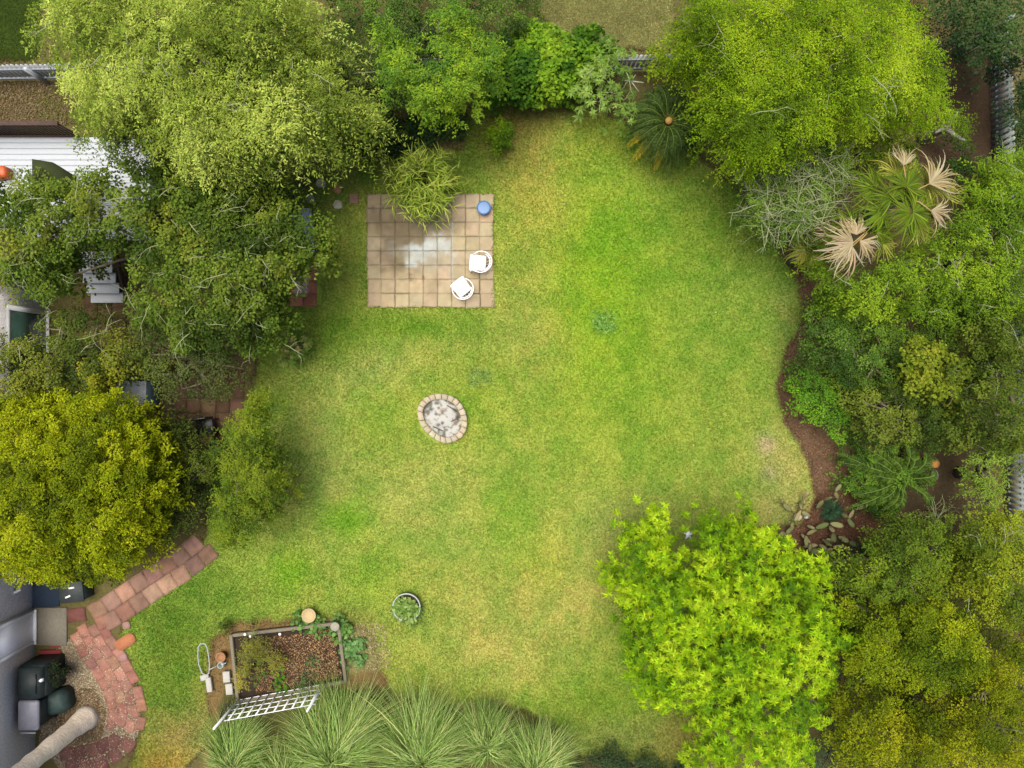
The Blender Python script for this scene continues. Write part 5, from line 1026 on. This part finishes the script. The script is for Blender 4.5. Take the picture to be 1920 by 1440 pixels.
MB().tube([(c[0] + .07, c[1] + .03, .18), (c[0] + .15, c[1] + .07, .2), (c[0] + .15, c[1] + .07, .1), (c[0] + .09, c[1] + .03, .05)], .011, 8).build('handle', M['galv'], root, True)
c = at(579, 1154, .25); root = empty('bird_bath', (c[0], c[1], 0), 'cream round terracotta dish in the vine above the bed', 'dish'); M['cream'] = mat('cream_clay', alb((226, 196, 146)), rough=.8, noise=.1, nscale=14)
MB().lathe((c[0], c[1], 0), [(.11, 0), (.13, .18), (.19, .22), (.198, .27), (.18, .27), (.165, .235), (0, .23)], 32).build('bowl', M['cream'], root, True)
c = at(628, 1175, .4); mb = MB(); mb.lathe((c[0], c[1], 0), [(.10, 0), (.105, .36), (.125, .38), (.125, .41), (.10, .425), (0, .43)], 24); tag(mb.build('garden_post', mat('grey_cap', alb((184, 176, 158)), rough=.85, noise=.15), smooth=False), 'grey round-topped post at the top right corner of the vegetable bed', 'post')
c = at(472, 1168, .5); root = empty('tomato_cage', (c[0], c[1], 0), 'yellowish wire ring cage above the vegetable bed', 'plant cage'); mw = mat('yellow_wire', alb((170, 158, 66)), rough=.6)
t = np.linspace(0, 2 * math.pi, 28, endpoint=False)
for z, r_ in ((.5, .20), (.28, .15)): MB().tube([(c[0] + r_ * math.cos(q), c[1] + r_ * math.sin(q), z) for q in t], .006, 6, closed=True).build('hoop', mw, root)
for k in range(4): a_ = k * 1.57 + .4; MB().tube([(c[0] + .05 * math.cos(a_), c[1] + .05 * math.sin(a_), 0), (c[0] + .2 * math.cos(a_), c[1] + .2 * math.sin(a_), .5)], .005, 6).build('wire_leg', mw, root)
c = at(762, 1139, .3); root = empty('planter_ring', (c[0], c[1], 0), 'round white-rimmed planter on the lawn, right of the vegetable bed', 'planter'); t = np.linspace(0, 2 * math.pi, 40, endpoint=False)
MB().lathe((c[0], c[1], -.02), [(.34, 0), (.375, .3), (.392, .31), (.392, .33), (.358, .33), (.355, .2)], 44).build('planter_wall', M['galv'], root, True); MB().lathe((c[0], c[1], .2), [(.35, 0), (.35, .02), (0, .03)], 30).build('soil', M['soil'], root)

# stepping stones
for k, (x, y, r_, cc, lb) in enumerate([(602, 344, 9, (194, 187, 153), 'pale round stepping stone nearest the willow tips'), (633, 355, 9, (201, 153, 103), 'rust-orange stepping stone between two pale ones'), (582, 373, 9, (153, 156, 129), 'dim grey stepping stone close to the olive tree'), (634, 384, 9, (228, 220, 192), 'pale stepping stone just below the rust-orange one'), (570, 341, 9, (98, 96, 66), 'dark mossy stepping stone furthest left in the shade')]):
    c = at(x, y); mb = MB(); n = 9; rg = random.Random(k); mb.prism([(c[0] + r_ * S * rg.uniform(.85, 1.15) * math.cos(q * 6.283 / n), c[1] + r_ * S * rg.uniform(.85, 1.15) * math.sin(q * 6.283 / n)) for q in range(n)], -.02, .045, alb(cc)); tag(mb.build('stepping_stone', M['attr']), lb, 'stepping stone', 'stepping stones left of the patio')
c = at(664, 373); mb = MB(); mb.box((c[0], c[1], .012), (17 * S, 19 * S, .07), 0, bev=.01, c_=alb((182, 140, 116))); tag(mb.build('stepping_stone', M['attr']), 'square pinkish stepping stone right beside the patio corner', 'stepping stone', 'stepping stones left of the patio')
for x, y, sx, sy, a_, cc, lb in ((238, 1172, 14, 14, .2, (190, 150, 140), 'small pink round stone above the orange paver'), (236, 1203, 40, 22, .55, (214, 138, 100), 'long orange paver slab beside the red brick path'), (232, 1232, 15, 15, .3, (196, 150, 146), 'small pink round stone below the orange paver')):
    c = at(x, y); mb = MB(); n = 14; ex = .55; ca, sa = math.cos(a_), math.sin(a_); pts = []
    for q in range(n):
        t = q * 6.283 / n; u = math.copysign(abs(math.cos(t)) ** ex, math.cos(t)) * sx * S / 2; v = math.copysign(abs(math.sin(t)) ** ex, math.sin(t)) * sy * S / 2; pts.append((c[0] + u * ca - v * sa, c[1] + u * sa + v * ca))
    mb.prism(pts, -.02, .04, alb(cc)); tag(mb.build('paving_stone', M['attr']), lb, 'paving stone')
c = at(96, 1229); mb = MB(); mb.box((c[0], c[1], .02), (40 * S, 22 * S, .08), .02, bev=.01, c_=alb((158, 66, 66))); tag(mb.build('paving_stone', M['attr']), 'crimson paver on the gravel below the concrete doorstep', 'paving stone')
c = at(104, 1209); mb = MB(); mb.box((c[0], c[1] - .03, .0), (20 * S, 6 * S, .06), .02, bev=.01, c_=alb((160, 82, 76))); tag(mb.build('brick', M['attr']), 'thin red brick tucked under the doorstep edge', 'brick')

# ------------------------------------------------------------------ BY THE HOUSE WALL
c = at(56, 1280, .95); b = at(56, 1280, .95); x, y = b[0], b[1]
root = empty('grill', (x, y, 0), 'barbecue under a dark fabric cover against the house wall', 'grill')
mb = MB(); mb.box((x, y, .46), (.74, .86, .84), .04, bev=.05).build('cover_skirt', M['dark'], root)
V = []; th = np.linspace(0, math.pi, 11)
for e_ in (-1, 1): V += [(x + .34 * math.cos(t), y + e_ * .4, .885 + .20 * math.sin(t)) for t in th]
F = [[i, i + 1, i + 12, i + 11][::-1] for i in range(10)] + [list(range(11)), list(range(11, 22))[::-1]]
MB().add(V, F).build('cover_hood', M['dark'], root, False)
MB().tube([(x + .22, y - .25, 1.04), (x + .22, y + .25, 1.04)], .02, 8).build('handle', M['black'], root)
c = at(52, 1344, .95); x, y = c[0], c[1]; root = empty('wheelie_bin', (x, y, 0), 'pale grey-lidded bin standing below the covered barbecue', 'bin'); ml = mat('lid_grey', alb((170, 168, 184)), rough=.5, noise=.15, nscale=8)
MB().box((x, y, .44), (.50, .70, .84), .0, bev=.04).build('bin_body', M['dark'], root); MB().box((x, y + .02, .915), (.56, .80, .09), 0, bev=.045).build('lid', ml, root)
MB().tube([(x - .2, y - .44, .93), (x + .2, y - .44, .93)], .02, 8).build('handle', M['galv'], root)
for s_ in (-.2, .2): MB().tube([(x + s_ - .03, y - .3, .1), (x + s_ + .03, y - .3, .1)], .1, 14).build('wheel', M['black'], root)
c = at(96, 1322, .5); x, y = c[0], c[1]; mb = MB(); mb.box((x, y, .26), (.74, .62, .52), R(12), bev=.12); tag(mb.build('covered_table', M['darkgreen']), 'low shape under a dark green tarp right of the pale-lidded bin', 'tarp')
c = at(78, 1274, .9); x, y = c[0], c[1]; root = empty('lantern', (x + .12, y, 0), 'small white-topped dark lamp post beside the barbecue', 'lamp'); MB().tube([(x, y, 0), (x, y, .86)], .02, 8).build('pole', M['black'], root); MB().lathe((x, y, .86), [(.04, 0), (.075, .05), (.05, .12), (0, .15)], 12).build('lamp_head', M['white'], root, True)
plant('potted_shrub', 'shrub', 'nearly black-green bush on the gravel right of the barbecue', [(82, 1242), (118, 1240), (124, 1262), (118, 1284), (92, 1288), (82, 1270)], .3, .95, [(34, 46, 30), (54, 68, 40)], 'blob', sp=14, m=50, rc=.16, L=.06, W=.035, seed=52, edge=3)
c = at(134, 1110, .5); x, y = c[0], c[1]; root = empty('utility_box', (x, y, 0), 'dark green box with two white labels at the foot of the golden tree', 'box')
MB().box((x, y, .25), (.62, .52, .5), R(6), bev=.02).build('box_body', M['darkgreen'], root); MB().box((x, y, .515), (.66, .56, .035), R(6), bev=.01).build('lid', M['dark'], root)
for dx, dy, an_ in ((.02, .12, 10), (-.08, -.12, 24)): MB().box((x + dx, y + dy, .536), (.15, .045, .006), R(an_)).build('label', M['white'], root)
# palm at the lower left
rng = np.random.default_rng(33); b = at(163, 1345, 0); top = np.array([b[0] - .42, b[1] - .42, 4.3]); root = empty('date_palm', tuple(b), 'leaning grey palm trunk rising out of the bottom left corner with dry frond skirt', 'palm')
t = np.linspace(0, 1, 26)[:, None]; P = b * (1 - t) + top * t - np.array([0, 0, .05]) * (1 - t); rad = .235 - .03 * t[:, 0] + .13 * np.exp(-t[:, 0] * 11) + rng.normal(0, .012, 26) ; rad[-6:] += .05
mp = mat('palm_bark', (.60, .51, .40), rough=.95, noise=.35, nscale=9, bump=1.0, stretch=(1, 1, 5)); mb = MB(); mb.tube(P, rad, 22); mb.build('trunk', mp, root, True)
parts = []; dp = []; 
for i in range(36):
    an = rng.random() * 6.28; t = np.linspace(0, 1, 9); L_ = rng.uniform(1.1, 1.7); old = i < 22
    rr_ = .2 + L_ * (t * (.35 if old else .8)); z = top[2] + (.1 if old else .4) + (np.sin(t * 1.6) * .4 if not old else -1.0 * t ** 1.3 * L_ * .8)
    P = np.stack([top[0] + rr_ * math.cos(an), top[1] + rr_ * math.sin(an), z], 1); (dp if old else parts).append(frond(P, 40, .34, .026, rng, [(150, 120, 84), (196, 168, 128), (214, 190, 154)] if old else [(60, 84, 34), (96, 120, 50)], .3, .7, k=1.1))
V, F, K = cat_(parts); mesh('fronds', V, F, M['leaf'], root, K); V, F, K = cat_(dp); tag(mesh('dead_fronds', V, F, M['leaf'], root, K), 'hanging dry tan fronds')
# right side: dead trunk, cut stump and grey rock
rng = np.random.default_rng(35); b = at(1728, 262, 0); root = empty('dead_tree', tuple(b), 'grey dead tree trunk with stubby limbs in the dark gap at the upper right', 'tree'); mb = MB(); g3 = alb((150, 142, 134)); tp = b + [.05, .0, 1.1]
limb(mb, b - [0, 0, .05], tp, .15, .11, rng, 8, .05, 10); mb.build('trunk', M['bark'], root); mb = MB()
for dx, dy, dz in ((-.5, -.3, .3), (.3, -.5, .3), (.1, .25, .3), (-.2, .2, .4)): limb(mb, tp - [0, 0, .2], tp + [dx, dy, dz], .08, .03, rng, 7, .12, 8)
mb.build('limbs', mat('grey_wood', g3, rough=.95, noise=.4, nscale=18, bump=.6), root)
c = at(1755, 870, .45); root = empty('tree_stump', (c[0], c[1], 0), 'freshly cut orange-topped stump on dark soil at the right', 'stump'); MB().lathe((c[0], c[1], -.02), [(.16, 0), (.12, .2), (.115, .45)], 14).build('trunk', M['bark'], root, True); MB().lathe((c[0], c[1], .432), [(.112, 0), (.112, .008), (0, .012)], 18).build('cut_face', mat('cut_wood', alb((232, 160, 84)), rough=.8, noise=.12), root)
c = at(1757, 892, .2); mb = MB(); mb.lathe((c[0], c[1], 0), [(.10, 0), (.13, .06), (.09, .16), (0, .2)], 7, sx=.8, sy=1.4, c_=alb((186, 182, 186))); tag(mb.build('rock', M['attr']), 'pale grey stone just below the orange-topped stump', 'rock')
for x, y, r_, cc, lb in ((1498, 970, 8, (222, 206, 168), 'cream rock at the upper left of the prickly pear'), (1513, 970, 4, (226, 222, 226), 'small white rock touching the cream rock'), (1480, 1018, 4, (216, 216, 224), 'tiny white rock beside the lime-green tree')):
    c = at(x, y, .1); mb = MB(); mb.lathe((c[0], c[1], -.01), [(r_ * S, 0), (r_ * S * 1.05, .05), (r_ * S * .6, .12), (0, .14)], 8, c_=alb(cc)); tag(mb.build('rock', M['attr']), lb, 'rock')
c = at(1291, 1002, .6); mb = MB(); q = [(.0, .13), (.035, .04), (.13, .03), (.05, -.03), (.08, -.13), (0, -.06), (-.08, -.12), (-.05, -.02), (-.12, .04), (-.03, .04)]
mb.prism([(c[0] + u * 1.1, c[1] + v * 1.1) for u, v in q], .56, .6); o = empty('garden_ornament', (c[0], c[1], 0), 'white star-shaped garden ornament in a gap of the lime-green tree', 'ornament'); mb.build('star', M['white'], o); MB().tube([(c[0], c[1], 0), (c[0], c[1], .56)], .012, 6).build('stake', M['black'], o)
# bare white branch by the sago palm
rng = np.random.default_rng(36); b = at(1180, 152, 0); root = empty('bare_branch', tuple(b), 'bare whitish forked branch reaching right above the sago palm', 'branch'); mb = MB(); z = 1.5
P = [at(1172, 150, z - 1.4), at(1172, 152, z), at(1183, 152, z + .1), at(1207, 155, z + .15)]; mb.tube(P, [.03, .025, .022, .012], 7); mb.tube([at(1183, 152, z + .1), at(1192, 140, z + .2)], [.016, .007], 6); mb.tube([at(1183, 152, z + .1), at(1198, 172, z + .1)], [.017, .007], 6); mb.build('forked_branch', M['palebark'], root)
